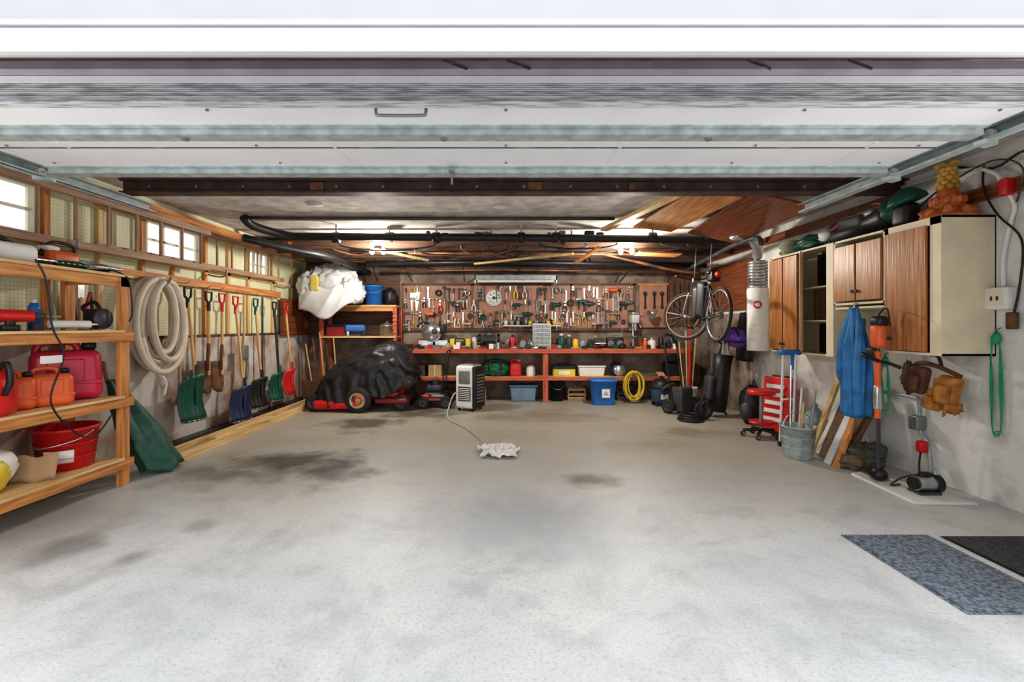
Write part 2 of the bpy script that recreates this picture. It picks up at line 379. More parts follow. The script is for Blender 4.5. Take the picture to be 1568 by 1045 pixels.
pipe('water_pipe',[(-2.3,7.5,2.34),(0,7.5,2.36),(3.3,7.5,2.30)],.04,BLACK).done()
pipe('water_pipe',[(-2.2,7.9,2.26),(0,7.9,2.28),(3.3,7.9,2.24)],.02,COPPER).done()
pipe('water_pipe',[(-1.6,8.1,2.36),(-1.0,8.1,2.27),(.4,8.1,2.28),(2.8,8.15,2.36)],.018,DGREY,n=4).done()
pipe('water_pipe',[(1.3,7.2,2.5),(2.2,7.25,2.3),(2.7,7.3,2.2),(3.2,7.35,2.15)],.025,COPPER,n=3).done()
pipe('water_pipe',[(2.75,4.9,2.2),(2.9,5.3,2.33),(2.95,5.9,2.35),(3.0,6.8,2.30),(3.1,8.2,2.25)],.03,DGREY,n=3).done()
o=B('overhead_joists')
for i,y in enumerate((6.75,7.2,7.7,8.2)):
    o.bb(-3.6,3.55,y-.03,y+.03,2.46,ZC-.002,DWX)
for x in (-3.2,-1.1,.9,2.9): o.bb(x-.04,x+.04,6.6,8.35,2.5,2.6,DWY)
o.done()
o=B('overhead_wiring'); rw=random.Random(3)
for i in range(26):
    x=rw.uniform(-3.2,2.6); y=rw.uniform(6.2,8.2); L=rw.uniform(.4,1.4); z=rw.uniform(2.38,2.46); m=rw.choice([BLACK,DGREY,BLACK,COPPER,DGREY])
    dz=-rw.uniform(.01,.07); x2=min(x+L,3.4)
    o.tube([(x,y,2.5),(x+.05,y,z),((x+x2)/2,y+rw.uniform(-.1,.1),z+dz),(x2,y+rw.uniform(-.2,.2),z),(x2+.03,y,2.5)],rw.choice([.006,.009,.012]),m,n=5,seg=6)
for i in range(9):
    x=rw.uniform(-2.8,3.0); y=rw.uniform(7.8,8.25); o.tube([(x,y,2.46),(x+.02,y,2.3),(x+rw.uniform(-.1,.1),8.3,2.12)],.008,rw.choice([BLACK,DGREY,COPPER]),n=4,seg=6)
for i in range(12):
    x=rw.uniform(-2.2,3.0); y=rw.uniform(6.05,6.2); o.rbox((x,y,2.52),(rw.uniform(.05,.14),.08,.10),rw.choice([BLACK,DGREY,RUST,GREY]),r=.02)
o.done()
DUCTM=M('duct_metal',(.6,.6,.6),.35,.6,var=.1)
pipe('exhaust_duct',[(2.75,5.5,2.40),(3.0,5.62,2.40),(3.2,5.8,2.32),(3.29,5.95,2.21)],.06,DUCTM,n=4).done()
def plank(name,a,b,w_,t_,mat,roll=0):
    a=Vector(a); b=Vector(b); o=B(name); t=(b-a).normalized(); s_=t.cross(Vector((0,0,1))).normalized(); u=s_.cross(t)
    s2=s_*math.cos(roll)+u*math.sin(roll); u2=t.cross(s2)
    vs=[p+s2*i*w_/2+u2*j*t_/2 for p in (a,b) for i,j in((-1,-1),(1,-1),(1,1),(-1,1))]
    o.add(vs,HEX,mat); o.done(bevel=.003); return o
plank('loose_plank',(1.66,4.25,2.56),(1.25,5.80,2.53),.10,.04,PINEY)
plank('loose_lath',(-.5,7.3,2.30),(1.0,6.75,2.38),.07,.03,PINEX)
plank('loose_batten',(1.05,6.9,2.26),(1.25,6.1,2.36),.06,.03,OWY)
plank('loose_strip',(-1.9,6.60,2.42),(-1.25,7.3,2.36),.06,.03,PINEY)
plank('plywood_sheet',(1.98,4.25,2.54),(1.85,5.75,2.53),.5,.02,OWY,roll=-.1)
plank('brown_hardboard_sheet',(2.60,4.25,2.49),(2.60,5.75,2.42),.62,.02,DWY,roll=-.22)
plank('small_plywood_offcut',(1.9,6.6,2.36),(2.5,6.6,2.33),.3,.02,OWX)
o=B('slatted_vent')
for i in range(6): o.box((1.47+i*.045,4.32+i*.01,2.59),(.02,.35,.02),WHITE,rot=(0,0,.5))
o.box((1.57,4.3,2.61),(.3,.03,.015),WHITE); o.done()
for x,y in ((-2.05,4.9),(-.05,5.0)): B('round_junction_cover').lathe((x,y,ZC-.0135),[(.0,0),(.08,.0),(.085,.012)],CEIL).done()
BULB=M('bulb_glow',(1,.97,.9),.3,emis=14,var=0)
for x,y in ((-1.83,6.5),(1.72,6.5)):
    o=B('twin_bulb_fixture',(x,y,0)); o.cyl((0,0,2.5),(0,0,ZC-.001),.05,WHITE); o.bb(-.1,.1,-.02,.02,2.46,2.5,WHITE)
    for dx in(-.08,.08):
        o.cyl((dx,0,2.42),(dx,0,2.47),.018,WHITE); o.ell((dx,0,2.375),(.035,.035,.05),BULB)
    ob=o.done()
    l=bpy.data.lights.new('bulb','POINT'); l.energy=88; l.shadow_soft_size=.06; l.color=(1,.94,.84)
    lo=bpy.data.objects.new('bulb',l); sc.collection.objects.link(lo); lo.parent=ob; lo.location=(0,-.02,2.24)
# ============================================================ LEFT SIDE
o=B('wooden_shelf_unit')
fx,bx,y0,y1=-3.13,-3.58,2.3,3.72
for x in (fx,bx):
    for y in (y0,y1): o.bb(x-.02,x+.02,y-.045,y+.045,0,1.70,OWZ)
o.bb(fx-.02,fx+.02,y0,y1+.045,1.62,1.70,OWY); o.bb(bx-.02,fx+.02,y1-.02,y1+.02,1.64,1.70,OWX); o.bb(bx-.02,fx+.04,y0,y1+.06,1.70,1.72,PINEY)
for z in (.24,.74,1.27):
    o.bb(bx-.02,fx+.06,y0-.03,y1-.047,z-.02,z,PINEY); o.bb(fx+.021,fx+.045,y0-.03,y1+.06,z-.09,z-.02,OWY); o.bb(bx,fx,y1-.09,y1-.05,z-.09,z-.02,PINEX)
o.done(bevel=.003)
def jerry(name,c,d,mat,cap,rotz=0,spout=False):
    o=B(name,c,(0,0,rotz)); w_,dp,h=d
    o.rbox((0,0,h*.42),(w_,dp,h*.84),mat,r=min(w_,dp)*.28,seg=5,top=.94)
    o.rbox((0,0,h*.3),(w_*1.01,dp*1.01,h*.10),mat,r=.02)
    for k in(-1,1): o.rbox((0,k*dp*.46,h*.5),(w_*.5,dp*.12,h*.4),mat,r=.02)
    o.tube([(-w_*.40,0,h*.78),(-w_*.34,0,h*.95),(-w_*.05,0,h*.99),(w_*.12,0,h*.93),(w_*.16,0,h*.78)],h*.055,mat,n=4,seg=10)
    o.lathe((w_*.30,0,h*.8),[(h*.08,0),(h*.08,h*.06),(h*.10,h*.06),(h*.10,h*.15),(h*.07,h*.17)],cap)
    if spout: o.tube([(w_*.3,0,h*.95),(w_*.42,0,h*1.02),(w_*.6,0,h*1.0)],h*.045,cap,n=3)
    return o.done()
jerry('gas_can',(-3.36,3.48,.74),(.42,.22,.45),PINKRED,BLACK,rotz=.75)
jerry('gas_can',(-3.22,3.22,.74),(.24,.15,.27),ORANGE,BLACK,rotz=.9)
jerry('gas_can',(-3.30,3.04,.74),(.24,.15,.26),ORANGE,BLACK,rotz=.75)
o=B('round_gas_can',(-3.27,2.80,.74)); o.lathe((0,0,0),[(.15,0),(.18,.02),(.185,.12),(.18,.22),(.14,.29),(.05,.32),(.045,.36),(.06,.36),(.06,.39),(.0,.39)],RED,seg=28)
o.tube([(.12,0,.28),(.2,0,.33),(.22,0,.22),(.185,0,.14)],.018,BLACK,n=4); o.tube([(0,0,.37),(.03,-.08,.42),(.06,-.16,.43)],.018,YELLOW,n=3); o.done()
def bucket(name,c,r,h,mat,bail=STEEL,label=None,hs=1):
    o=B(name,c); o.lathe((0,0,0),[(r*.78,0),(r*.95,h*.93),(r*1.0,h*.93),(r*1.02,h*.97),(r*1.0,h),(r*.93,h),(r*.76,h*.03),(0,h*.03)],mat,seg=28)
    for k in (.3,.62): o.torus((0,0,h*k),r*(.78+.17*k)+.003,.004,mat,seg=28,ms=6)
    if hs: o.tube([(-r*1.02,0,h*.9),(-r*.8,-r*.5,h*.72),(0,-r*1.05,h*.6),(r*.8,-r*.5,h*.72),(r*1.02,0,h*.9)],.005,bail,n=4,seg=6)
    if label:
        o.sheet(lambda u,v:(math.cos(-pi*.5+u*1.0)*(r*(.78+.17*(.2+v*.3))+.004),math.sin(-pi*.5+u*1.0)*(r*(.78+.17*(.2+v*.3))+.004),h*(.2+v*.3)),8,2,(.001,-.001,0),label)
    return o.done()
bucket('red_bucket',(-3.32,3.44,.24),.2,.31,RED,label=WHITE)
o=B('seed_bag',(-3.3,2.78,.24)); o.ell((0,0,.14),(.14,.28,.15),WHITE,nz=.1,sd=3,zmin=.002); o.ell((.02,.05,.12),(.135,.15,.13),YELLOW,nz=.12,sd=5,zmin=.004); o.done()
B('cardboard_piece',(-3.22,3.10,.24),(0,0,.5)).sheet(lambda u,v:(-.12+u*.24,-.03+v*.08+.01*math.sin(u*5),.003+.16*v+.015*math.sin(u*9)),8,4,(0,.004,.004),CARD).done()
o=B('electric_drill',(-3.25,3.05,1.27),(0,0,1.0)); o.cyl((-.1,0,.1),(.06,0,.1),.04,RED); o.cyl((.06,0,.1),(.12,0,.1),.03,DGREY,r2=.018); o.cyl((.12,0,.1),(.2,0,.1),.006,STEEL,seg=8); o.rbox((-.05,0,.045),(.05,.04,.09),BLACK,r=.015); o.rbox((-.05,0,.02),(.09,.07,.04),BLACK,r=.01); o.done()
o=B('caulk_gun',(-3.18,3.32,1.27),(0,0,1.2)); o.cyl((-.12,0,.045),(.12,0,.045),.028,WHITE); o.cyl((.12,0,.045),(.17,0,.045),.012,WHITE,r2=.004); o.bb(-.16,.13,-.03,-.026,.015,.02,DGREY); o.cyl((-.2,0,.045),(-.12,0,.045),.004,STEEL,seg=6); o.bb(-.2,-.15,-.015,.015,0,.05,DGREY); o.done()
o=B('spray_can',(-3.42,3.3,1.27)); o.lathe((0,0,0),[(.035,0),(.035,.17),(.02,.2),(.02,.2)],BLUE); o.cyl((0,0,.2),(0,0,.225),.012,WHITE); o.done()
o=B('worm_drive_saw',(-3.22,3.56,1.27)); o.rbox((0,0,.10),(.12,.1,.13),BLACK,r=.03); o.lathe((.07,0,.09),[(.08,-.01),(.08,.01)],DGREY,axis=(1,0,0)); o.tube([(-.05,0,.13),(-.09,0,.18),(0,0,.22),(.05,0,.16)],.014,BLACK,n=4); o.bb(-.09,.12,-.06,.06,0.0,.01,STEEL); o.bb(-.02,.02,-.02,.02,0.01,.05,DGREY); o.done()
o=B('router_tool',(-3.45,3.02,1.27)); o.cyl((0,0,.0),(0,0,.02),.08,BLACK); o.cyl((0,0,.02),(0,0,.15),.045,DGREY); o.cyl((0,0,.15),(0,0,.19),.045,RED,r2=.03); o.tube([(-.1,0,.07),(0,0,.07),(.1,0,.07)],.015,RED,n=2); o.done()
o=B('hedge_trimmer',(-3.25,3.0,1.72),(0,0,pi/2-.1)); o.rbox((0,0,.07),(.24,.12,.12),WHITE,r=.04); o.rbox((-.15,0,.07),(.12,.08,.09),ORANGE,r=.03); o.tube([(-.2,0,.07),(-.3,0,.12),(-.32,0,.16),(-.12,0,.17),(0,0,.12)],.016,BLACK,n=4); o.bb(.12,.62,-.03,.03,.035,.045,STEEL)
for i in range(12): o.bb(.14+i*.04,.155+i*.04,-.05,.05,.032,.04,GREY)
o.done()
o=B('chainsaw',(-3.34,3.40,1.72),(0,0,pi/2)); o.rbox((0,0,.08),(.24,.13,.13),ORANGE,r=.04); o.rbox((-.08,0,.15),(.1,.1,.04),WHITE,r=.02); o.tube([(.1,0,.08),(.12,0,.19),(-.05,0,.2),(-.13,0,.12)],.012,BLACK,n=4); o.tube([(-.11,0,.10),(-.2,0,.11),(-.21,0,.04),(-.1,0,.03)],.014,BLACK,n=4)
o.sheet(lambda u,v:(.12+u*.3,0.03,.04+v*.07*(1-.2*u*u)),8,2,(0,.008,0),STEEL); o.done()
o=B('folding_pruning_saw',(-3.18,3.42,1.72),(0,0,1.4)); o.tube([(-.18,0,.03),(-.05,0,.04),(.02,0,.03)],.022,GREEN,n=3); o.sheet(lambda u,v:(.02+u*.28,0,.01+v*.045*(1-.5*u)+.02*math.sin(u*2)),8,1,(0,.003,0),STEEL); o.done()
o=B('coiled_power_cord',(-3.3,3.66,1.72)); 
for i in range(4): o.torus((0,0,.012+.018*i),.085-.005*(i%2),.009,BLACK,seg=24,ms=6)
o.tube([(.08,-.02,.03),(.17,.0,.02),(.22,.06,-.05),(.23,.08,-.3),(.22,.06,-.38)],.006,BLACK,n=5,seg=6); o.done()
o=B('extension_cord'); o.tube([(-3.05,2.95,1.735),(-3.03,3.0,1.6),(-3.04,3.05,1.3),(-3.03,3.12,1.1),(-3.02,3.02,.8),(-3.02,3.2,.55),(-3.02,3.35,.5),(-3.03,3.5,.62)],.006,BLACK,n=6,seg=6)
o.box((-3.025,3.03,1.08),(.03,.12,.05),WHITE); o.done()
o=B('hanging_shears_and_trowels')
for y,z,k in ((3.80,1.62,0),(3.88,1.55,1),(3.97,1.6,0),(3.75,1.4,1),(2.95,1.6,0),(3.2,1.62,1)):
    x=-3.625
    if k==0: o.tube([(x,y,z),(x,y+.02,z-.15),(x,y+.05,z-.3)],.012,BLACK,n=3); o.tube([(x,y,z),(x,y-.04,z-.15),(x,y-.02,z-.3)],.012,RED,n=3); o.cyl((x,y,z-.02),(x,y,z+.12),.012,STEEL,seg=8)
    else: o.cyl((x,y,z),(x,y,z-.28),.013,HANDLE,seg=8); o.box((x,y,z+.05),(.01,.06,.12),STEEL)
o.done()
o=B('wooden_extension_ladder')
def lz(y,base): return base+(y-3.1)*.012
for a,b,x,dz in ((2.6,5.3,-3.45,0),(3.9,7.2,-3.52,.03)):
    for base in (1.95+dz,2.36):
        o.add([(x+i*.017,y,lz(y,base)+j*.03) for y in(a,b) for i,j in((-1,-1),(1,-1),(1,1),(-1,1))],HEX,LADY)
    y=a+.15
    while y<b-.05:
        o.cyl((x,y,lz(y,1.95+dz)),(x,y,lz(y,2.36)),.014,LADZ,seg=10); y+=.3
for y in (3.62,5.55,7.14): o.tube([(-3.63,y,1.93),(-3.48,y,1.90),(-3.41,y,1.93),(-3.41,y,1.99)],.01,GREY,n=3)
o.done()
o=B('tool_hanging_rail'); o.bb(-3.64,-3.61,4.05,7.3,1.76,1.85,OWY); o.bb(-3.64,-3.60,3.75,4.05,1.8,1.84,PINEY); o.done(bevel=.002)
o=B('coiled_hose')
for k,(dx,ry,rz,dy,dz) in enumerate(((0,.30,.45,0,0),(.055,.27,.42,.03,.02),(.11,.31,.47,-.03,-.02),(.05,.20,.38,-.0,.05),(.13,.23,.40,.04,.03),(.01,.25,.36,.02,.06),(.10,.17,.35,.0,.06))):
    o.torus((-3.56+dx,4.6+dy,1.33+dz),1,.030,HOSE,axis=(1,0.05*math.sin(k*2),0.04*math.cos(k*3)),seg=40,ms=10,sx=rz,sy=ry)
o.tube([(-3.46,4.32,1.2),(-3.45,4.38,1.0),(-3.46,4.5,.88),(-3.47,4.56,.84),(-3.47,4.62,.7)],.030,HOSE,n=5,seg=10)
o.tube([(-3.47,4.40,.9),(-3.45,4.56,.8),(-3.45,4.62,.72),(-3.46,4.6,.6)],.014,WHITE,n=4); o.tube([(-3.60,4.6,1.72),(-3.44,4.6,1.72),(-3.38,4.6,1.80)],.012,GREY,n=3); o.done()
def shovel(name,Y,zt,zb,bw,bh,bm,hm,gm,kind='snow',X=-3.48,lean=0):
    o=B(name,(X,Y,0)); 
    o.tube([(-.12,0,zt+.06),(-.02,0,zt+.05),(.03,0,zt+.08)],.005,GREY,n=2,seg=6)
    o.tube([(0,0,zt-.13),(0,-.05,zt-.09),(0,-.055,zt),(0,.055,zt),(0,.05,zt-.09)],.013,gm,n=1,closed=True,seg=8)
    o.cyl((0,0,zt-.22),(0,0,zt-.11),.02,gm)
    o.cyl((0+lean,0,zb+bh*.55),(0,0,zt-.12),.017,hm)
    if kind=='snow':
        o.sheet(lambda u,v:(lean+.03-.10*(2*u-1)**2*.6-.05*math.sin(v*pi)+(.008 if int(u*14)%2 else 0),(u-.5)*bw*(1-.08*v),zb+v*bh-.03*(2*u-1)**2*v),28,8,(.006,0,0),bm)
        o.cyl((lean,0,zb+bh*.35),(lean,0,zb+bh+.1),.024,bm,r2=.02)
        o.sheet(lambda u,v:(lean+.032-.06*(2*u-1)**2,(u-.5)*bw,zb-.01+v*.02),12,1,(.008,0,0),GREY)
    else:
        def f(u,v):
            w_=bw*(1 if v>.35 else math.sqrt(max(.02,1-((.35-v)/.36)**2)))
            return (lean-.05*(2*u-1)**2-.03*v,(u-.5)*w_,zb+v*bh)
        o.sheet(f,10,12,(.005,0,0),bm); o.cyl((lean-.01,0,zb+bh*.7),(0,0,zb+bh+.2),.026,bm,r2=.018)
    return o.done()
WG=HANDLE
shovel('snow_shovel',4.98,1.72,.28,.40,.50,GREEN,WG,BLACK,lean=.10)
shovel('digging_shovel',5.33,1.70,.52,.26,.38,RUST,WG,BLACK,'spade')
shovel('garden_spade',5.58,1.70,.50,.24,.38,RUST,WG,RED,'spade')
shovel('snow_shovel',5.86,1.68,.10,.44,.44,NAVY,WG,RED,lean=.12)
o=B('ice_scraper',(-3.5,6.08,0)); o.cyl((0,0,.55),(0,0,1.72),.014,HANDLE); o.rbox((0.01,0,.95),(.05,.14,.2),GREY,r=.02); o.tube([(0,0,.95),(.02,.05,.8),(.02,.02,.6)],.02,GREY,n=3); o.tube([(-.12,0,1.74),(0,0,1.74)],.005,GREY,n=1); o.done()
shovel('snow_shovel',6.33,1.68,.18,.40,.42,BLACK,WG,GREEN,lean=.09)
o=B('garden_rake',(-3.52,6.58,0)); o.cyl((0,0,.55),(0,0,1.72),.014,DGREY); o.box((0.01,0,.52),(.03,.2,.03),GREEN)
for i in range(8): o.tube([(.01,-.09+i*.026,.52),(.06,-.09+i*.026,.50),(.07,-.09+i*.026,.43)],.004,GREEN,n=2,seg=5)
o.tube([(-.1,0,1.74),(0,0,1.74)],.005,GREY,n=1); o.done()
shovel('snow_shovel',6.84,1.66,.20,.36,.42,GREEN,BLACK,BLACK,lean=.08)
shovel('snow_shovel',7.2,1.66,.24,.32,.40,RED,WG,RED,lean=.10)
o=B('garden_hoe',(-3.53,5.17,0)); o.cyl((0,0,.62),(0,0,1.72),.013,HANDLE); o.box((.03,.02,.62),(.08,.12,.01),RUST); o.tube([(-.09,0,1.74),(0,0,1.74)],.005,GREY,n=1); o.done()
o=B('lumber_pile')
for x0,x1,ya,yb,h_ in ((-3.14,-3.10,4.2,7.6,.09),(-3.25,-3.15,4.25,7.5,.04),(-3.34,-3.30,4.5,7.7,.09),(-3.46,-3.40,4.4,7.2,.04)):
    o.add([(x,y,zz) for y in(ya,yb) for x,zz in((x0,0),(x1,0),(x1,h_),(x0,h_))],HEX,PINEY)
o.add([(x,y,zz) for y,dx in((4.9,0),(6.0,.05)) for x,zz in((-3.20+dx,.09),(-3.12+dx,.09),(-3.12+dx,.125),(-3.20+dx,.125))],HEX,PINEY)
o.done(bevel=.003)
o=B('folded_green_tarp')
rings=[]
for i in range(25):
    t=i/24; c=Vector((-3.43+.33*t,3.95+.16*t,.84-.80*t)); rad=.03+.14*math.sin(min(1,t*1.15)*pi*.55)
    rings.append([c+Vector((math.cos(a)*rad*.75,math.sin(a)*rad*1.1,.03*math.sin(a*3)*t))*(1+.16*math.sin(a*5+t*2)-.25*abs(noise.noise(Vector((math.cos(a)*3,math.sin(a)*3,t*4))))) for a in [2*pi*j/60 for j in range(60)]])
for r_ in rings:
    for p in r_: p.z=max(p.z,.003)
o.loft(rings,TARPG); o.cyl((-3.44,3.94,.8),(-3.47,3.92,1.0),.02,LADZ); o.done()
# ============================================================ BACK LEFT
o=B('back_corner_shelf')
o.bb(-3.55,-1.9,7.85,8.33,1.64,1.67,PINEX); o.bb(-3.5,-1.95,7.87,7.9,1.56,1.64,OWX)
o.bb(-3.2,-1.9,7.85,8.33,1.10,1.13,PINEX)
for x in (-3.2,-1.92): o.bb(x-.03,x+.03,7.87,7.93,0,1.64,BENCHZ); o.bb(x-.03,x+.03,8.27,8.33,0,1.64,BENCHZ)
for z in [1.18+.07*i for i in range(6)]: o.bb(-1.96,-1.88,7.86,7.87,z,z+.035,BENCHX)
o.done(bevel=.003)
o=B('dark_wall_panel'); o.bb(-3.62,-3.58,7.3,8.3,1.15,1.75,DWY); o.done()
o=B('leaning_garden_tools')
for i in range(5): o.cyl((-3.25+.1*i,7.75,.0),(-3.45+.12*i,7.84,1.0+.1*(i%3)),.013,[HANDLE,RUST,HANDLE,DGREY,HANDLE][i],seg=8); 
o.box((-3.3,7.74,.2),(.3,.02,.35),DWZ,rot=(.1,0,0)); o.done()
o=B('white_plastic_sack',(-2.93,7.75,1.68))
o.ell((0,0,.34),(.42,.24,.36),BAGW,seg=64,rg=44,nz=.09,sd=2,nf=3.0,zmin=.004,ridge=.07)
o.ell((-.34,-.06,.28),(.25,.22,.30),BAGW,seg=56,rg=36,nz=.10,sd=7,nf=3.0,zmin=.004,ridge=.08)
o.ell((.30,-.05,.20),(.25,.22,.28),BAGW,seg=56,rg=36,nz=.10,sd=9,nf=3.0,zmin=.004,ridge=.08)
def f(u,v): return (-.50+u*.92,-.20-.09*math.sin(u*3.1)-.05*math.sin(v*2.5)+.03*abs(math.sin(u*9+v*3)),.30-v*.52*(.55+.45*math.sin(u*2.6+.5))+.05*math.sin(u*9))
o.sheet(f,60,16,(0,.01,0),BAGW)
o.sheet(lambda u,v:(-.30+u*.13+.03*v,-.285+.02*math.sin(v*6),.46-v*.26),6,8,(0,.06,0),BAGWY)
o.done()
bucket('blue_bucket',(-2.32,8.0,1.67),.17,.34,BLUE)
o=B('black_bag',(-2.06,8.1,1.67)); o.ell((0,0,.14),(.12,.12,.18),BLACK,nz=.12,sd=4,zmin=.002); o.done()
o=B('aluminium_pot',(-2.10,8.05,1.13)); o.lathe((0,0,0),[(.13,0),(.13,.16),(.14,.16),(.12,.2),(.03,.23),(.02,.26),(0,.26)],STEEL); o.cyl((-.12,0,.12),(-.26,0,.14),.01,BLACK,seg=8); o.done()
o=B('air_nailer',(-2.65,8.0,1.13),(0,0,.4)); o.rbox((0,0,.14),(.34,.09,.12),BLUE,r=.03); o.rbox((.15,0,.07),(.09,.08,.2),BLACK,r=.02,rot=(0,.15,0)); o.rbox((-.12,0,.06),(.05,.05,.12),STEEL,r=.01); o.bb(-.2,.1,-.02,.02,0,.03,DGREY); o.done()
o=B('toolbox',(-2.96,8.07,1.13)); o.bb(-.18,.18,-.1,.1,0,.16,DRED); o.bb(-.185,.185,-.105,.105,.16,.2,BLACK); o.tube([(-.1,0,.2),(-.08,0,.25),(.08,0,.25),(.1,0,.2)],.01,BLACK,n=3); o.done(bevel=.004)
# covered tractor
o=B('covered_garden_tractor',(-2.16,7.28,0))
S=[(-.84,.16,.16,.08),(-.78,.28,.34,.08),(-.66,.36,.56,.08),(-.45,.40,.76,.10),(-.25,.42,.88,.14),(0,.42,.97,.20),(.2,.41,1.04,.24),(.38,.38,1.07,.26),(.52,.35,1.02,.30),(.64,.31,.88,.36),(.72,.24,.74,.42),(.78,.12,.6,.46)]
rings=[]
NS=90
for k in range(len(S)*6-5):
    q=k/6; i=min(int(q),len(S)-2); t=q-i; a=S[i]; b=S[i+1]; x,wy,h,hem=[a[j]+(b[j]-a[j])*t for j in range(4)]
    ring=[]
    for j in range(NS+1):
        an=pi*j/NS; cy=math.cos(an); sz=math.sin(an)
        y=wy*math.copysign(abs(cy)**.5,cy); z=hem+(h-hem)*abs(sz)**.8
        low=1-(z-hem)/(h-hem+1e-5)
        fo=-.12*abs(noise.noise(Vector((x*2.2+z*1.2,z*1.4,cy*2))))-.06*abs(noise.noise(Vector((x*5-z*4,z*2,cy*3))))+.03*math.sin(x*22+z*5)*low+.03
        y+=math.copysign(fo,cy)*min(1,abs(cy)*3); z+=fo*.6*sz
        if j in(0,NS): z+=.03*math.sin(x*15)
        ring.append(Vector((x+.03*noise.noise(Vector((an*3,x*4,3))),y,max(z,.05))))
    rings.append(ring)
o.loft(rings,COVER,closed=False,cap=False)
o.loft([[p*1 for p in reversed(rings[0])],[Vector((rings[0][0].x+.02,p.y*.1,.15)) for p in reversed(rings[0])]],COVER,closed=False,cap=False)
o.loft([rings[-1],[Vector((rings[-1][0].x-.02,p.y*.1,.5)) for p in rings[-1]]],COVER,closed=False,cap=False)
o.rbox((-.1,0,.24),(1.2,.46,.12),RED,r=.04); o.rbox((-.56,-.06,.11),(.40,.74,.14),RED,r=.05); o.rbox((-.25,-.10,.10),(.36,.72,.1),RED,r=.04); o.rbox((.4,-.1,.16),(.5,.5,.08),DRED,r=.03)
def wheel(o,c,R_,w_,rim,axis=(0,1,0),tire=RUBBER):
    c=Vector(c); o.lathe(c,[(R_*.62,-w_/2),(R_*.9,-w_/2),(R_,-w_*.3),(R_,w_*.3),(R_*.9,w_/2),(R_*.62,w_/2)],tire,axis=axis,seg=28,cap=False)
    o.lathe(c,[(0,-w_*.35),(R_*.2,-w_*.42),(R_*.25,-w_*.2),(R_*.5,-w_*.2),(R_*.62,-w_*.48),(R_*.66,-w_*.5),(R_*.66,w_*.5),(R_*.5,w_*.2),(0,w_*.3)],rim,axis=axis,seg=24)
RIM=M('tractor_rim',(.72,.62,.35),.4,var=.1)
wheel(o,(-.06,-.42,.19),.19,.14,RIM); o.torus((-.06,-.49,.19),.06,.012,RED,axis=(0,1,0),seg=20); wheel(o,(-.06,.40,.19),.19,.14,RIM); wheel(o,(-.78,-.30,.13),.13,.1,DGREY); wheel(o,(-.78,.30,.13),.13,.1,DGREY); wheel(o,(.55,-.28,.13),.13,.1,DGREY); wheel(o,(.55,.28,.13),.13,.1,DGREY)
o.cyl((-.06,-.4,.19),(-.06,.4,.19),.02,GREY); o.cyl((.55,-.28,.13),(.55,.28,.13),.02,GREY)
o.tube([(.42,-.2,.35),(.55,-.25,.6),(.68,-.28,.88),(.75,-.28,.98)],.014,BLACK,n=3); o.tube([(.75,-.28,.98),(.77,0,1.0),(.75,.2,.98)],.018,BLACK,n=3)
o.done()
o=B('lawn_mower',(-1.13,7.42,0))
o.rbox((0,0,.17),(.48,.44,.17),BLACK,r=.06,top=.85); o.rbox((-.02,0,.30),(.26,.26,.12),DGREY,r=.05); o.cyl((-.02,0,.35),(-.02,0,.42),.1,BLACK,r2=.08); o.rbox((-.15,-.2,.19),(.14,.1,.06),RED,r=.02); o.rbox((.05,-.22,.2),(.2,.05,.04),GREY,r=.01)
for x in(-.18,.18):
    for y in(-.24,.24): wheel(o,(x,y,.10),.10,.045,DGREY)
o.tube([(.1,-.2,.2),(.14,-.2,.5),(.18,-.2,.8),(.20,-.18,.9),(.20,.18,.9),(.18,.2,.8),(.14,.2,.5),(.1,.2,.2)],.012,BLACK,n=4)
o.bb(-.22,.22,-.235,-.225,.13,.16,RED); o.done()
o=B('portable_air_conditioner',(-.56,7.1,0),(0,0,-.45))
o.rbox((-.01,0,.37),(.32,.34,.66),WHITE,r=.05); o.rbox((.155,0,.37),(.06,.33,.64),BLACK,r=.025); o.rbox((0,-.172,.52),(.2,.01,.2),GREY,r=.004); o.rbox((0,-.175,.27),(.22,.01,.22),DGREY,r=.004)
for i in range(7): o.bb(-.10,.10,-.184,-.178,.18+i*.028,.19+i*.028,WHITE)
for i in range(9): o.bb(.184,.19,-.12,.12,.14+i*.05,.16+i*.05,GREY)
for x in(-.12,.12):
    for y in(-.12,.12): o.cyl((x-.012,y,.022),(x+.012,y,.022),.022,BLACK)
o.rbox((0,0,.705),(.24,.2,.02),GREY,r=.008)
o.done()
o=B('drain_hose'); o.tube([(-.72,6.93,.30),(-.78,6.82,.28),(-.84,6.74,.12),(-.85,6.6,.01),(-.74,6.2,.01),(-.52,5.8,.01),(-.36,5.4,.01),(-.27,5.1,.01),(-.29,4.95,.01),(-.27,4.95,.01)],.0095,M('grey_hose',(.55,.54,.52),.5),n=6); o.done()
o=B('crumpled_rag')
RAG=M('printed_rag',(.78,.77,.75),.7,col2=(.45,.28,.22),scale=14,lo=.30,hi=.42)
def rag(u,v):
    r_=.5+.5*math.sin(u*2*pi*1.0)**2*.3+.35*noise.noise(Vector((math.cos(u*2*pi)*2,math.sin(u*2*pi)*2,4)))
    x=math.cos(u*2*pi)*r_*v*.42; y=math.sin(u*2*pi)*r_*v*.40
    return (-.08+x,4.70+y,.004+.09*abs(noise.noise(Vector((x*14,y*14,.3))))+.03*abs(noise.noise(Vector((x*40,y*40,.3)))))
o.sheet(rag,72,14,(0,0,.003),RAG); o.done()
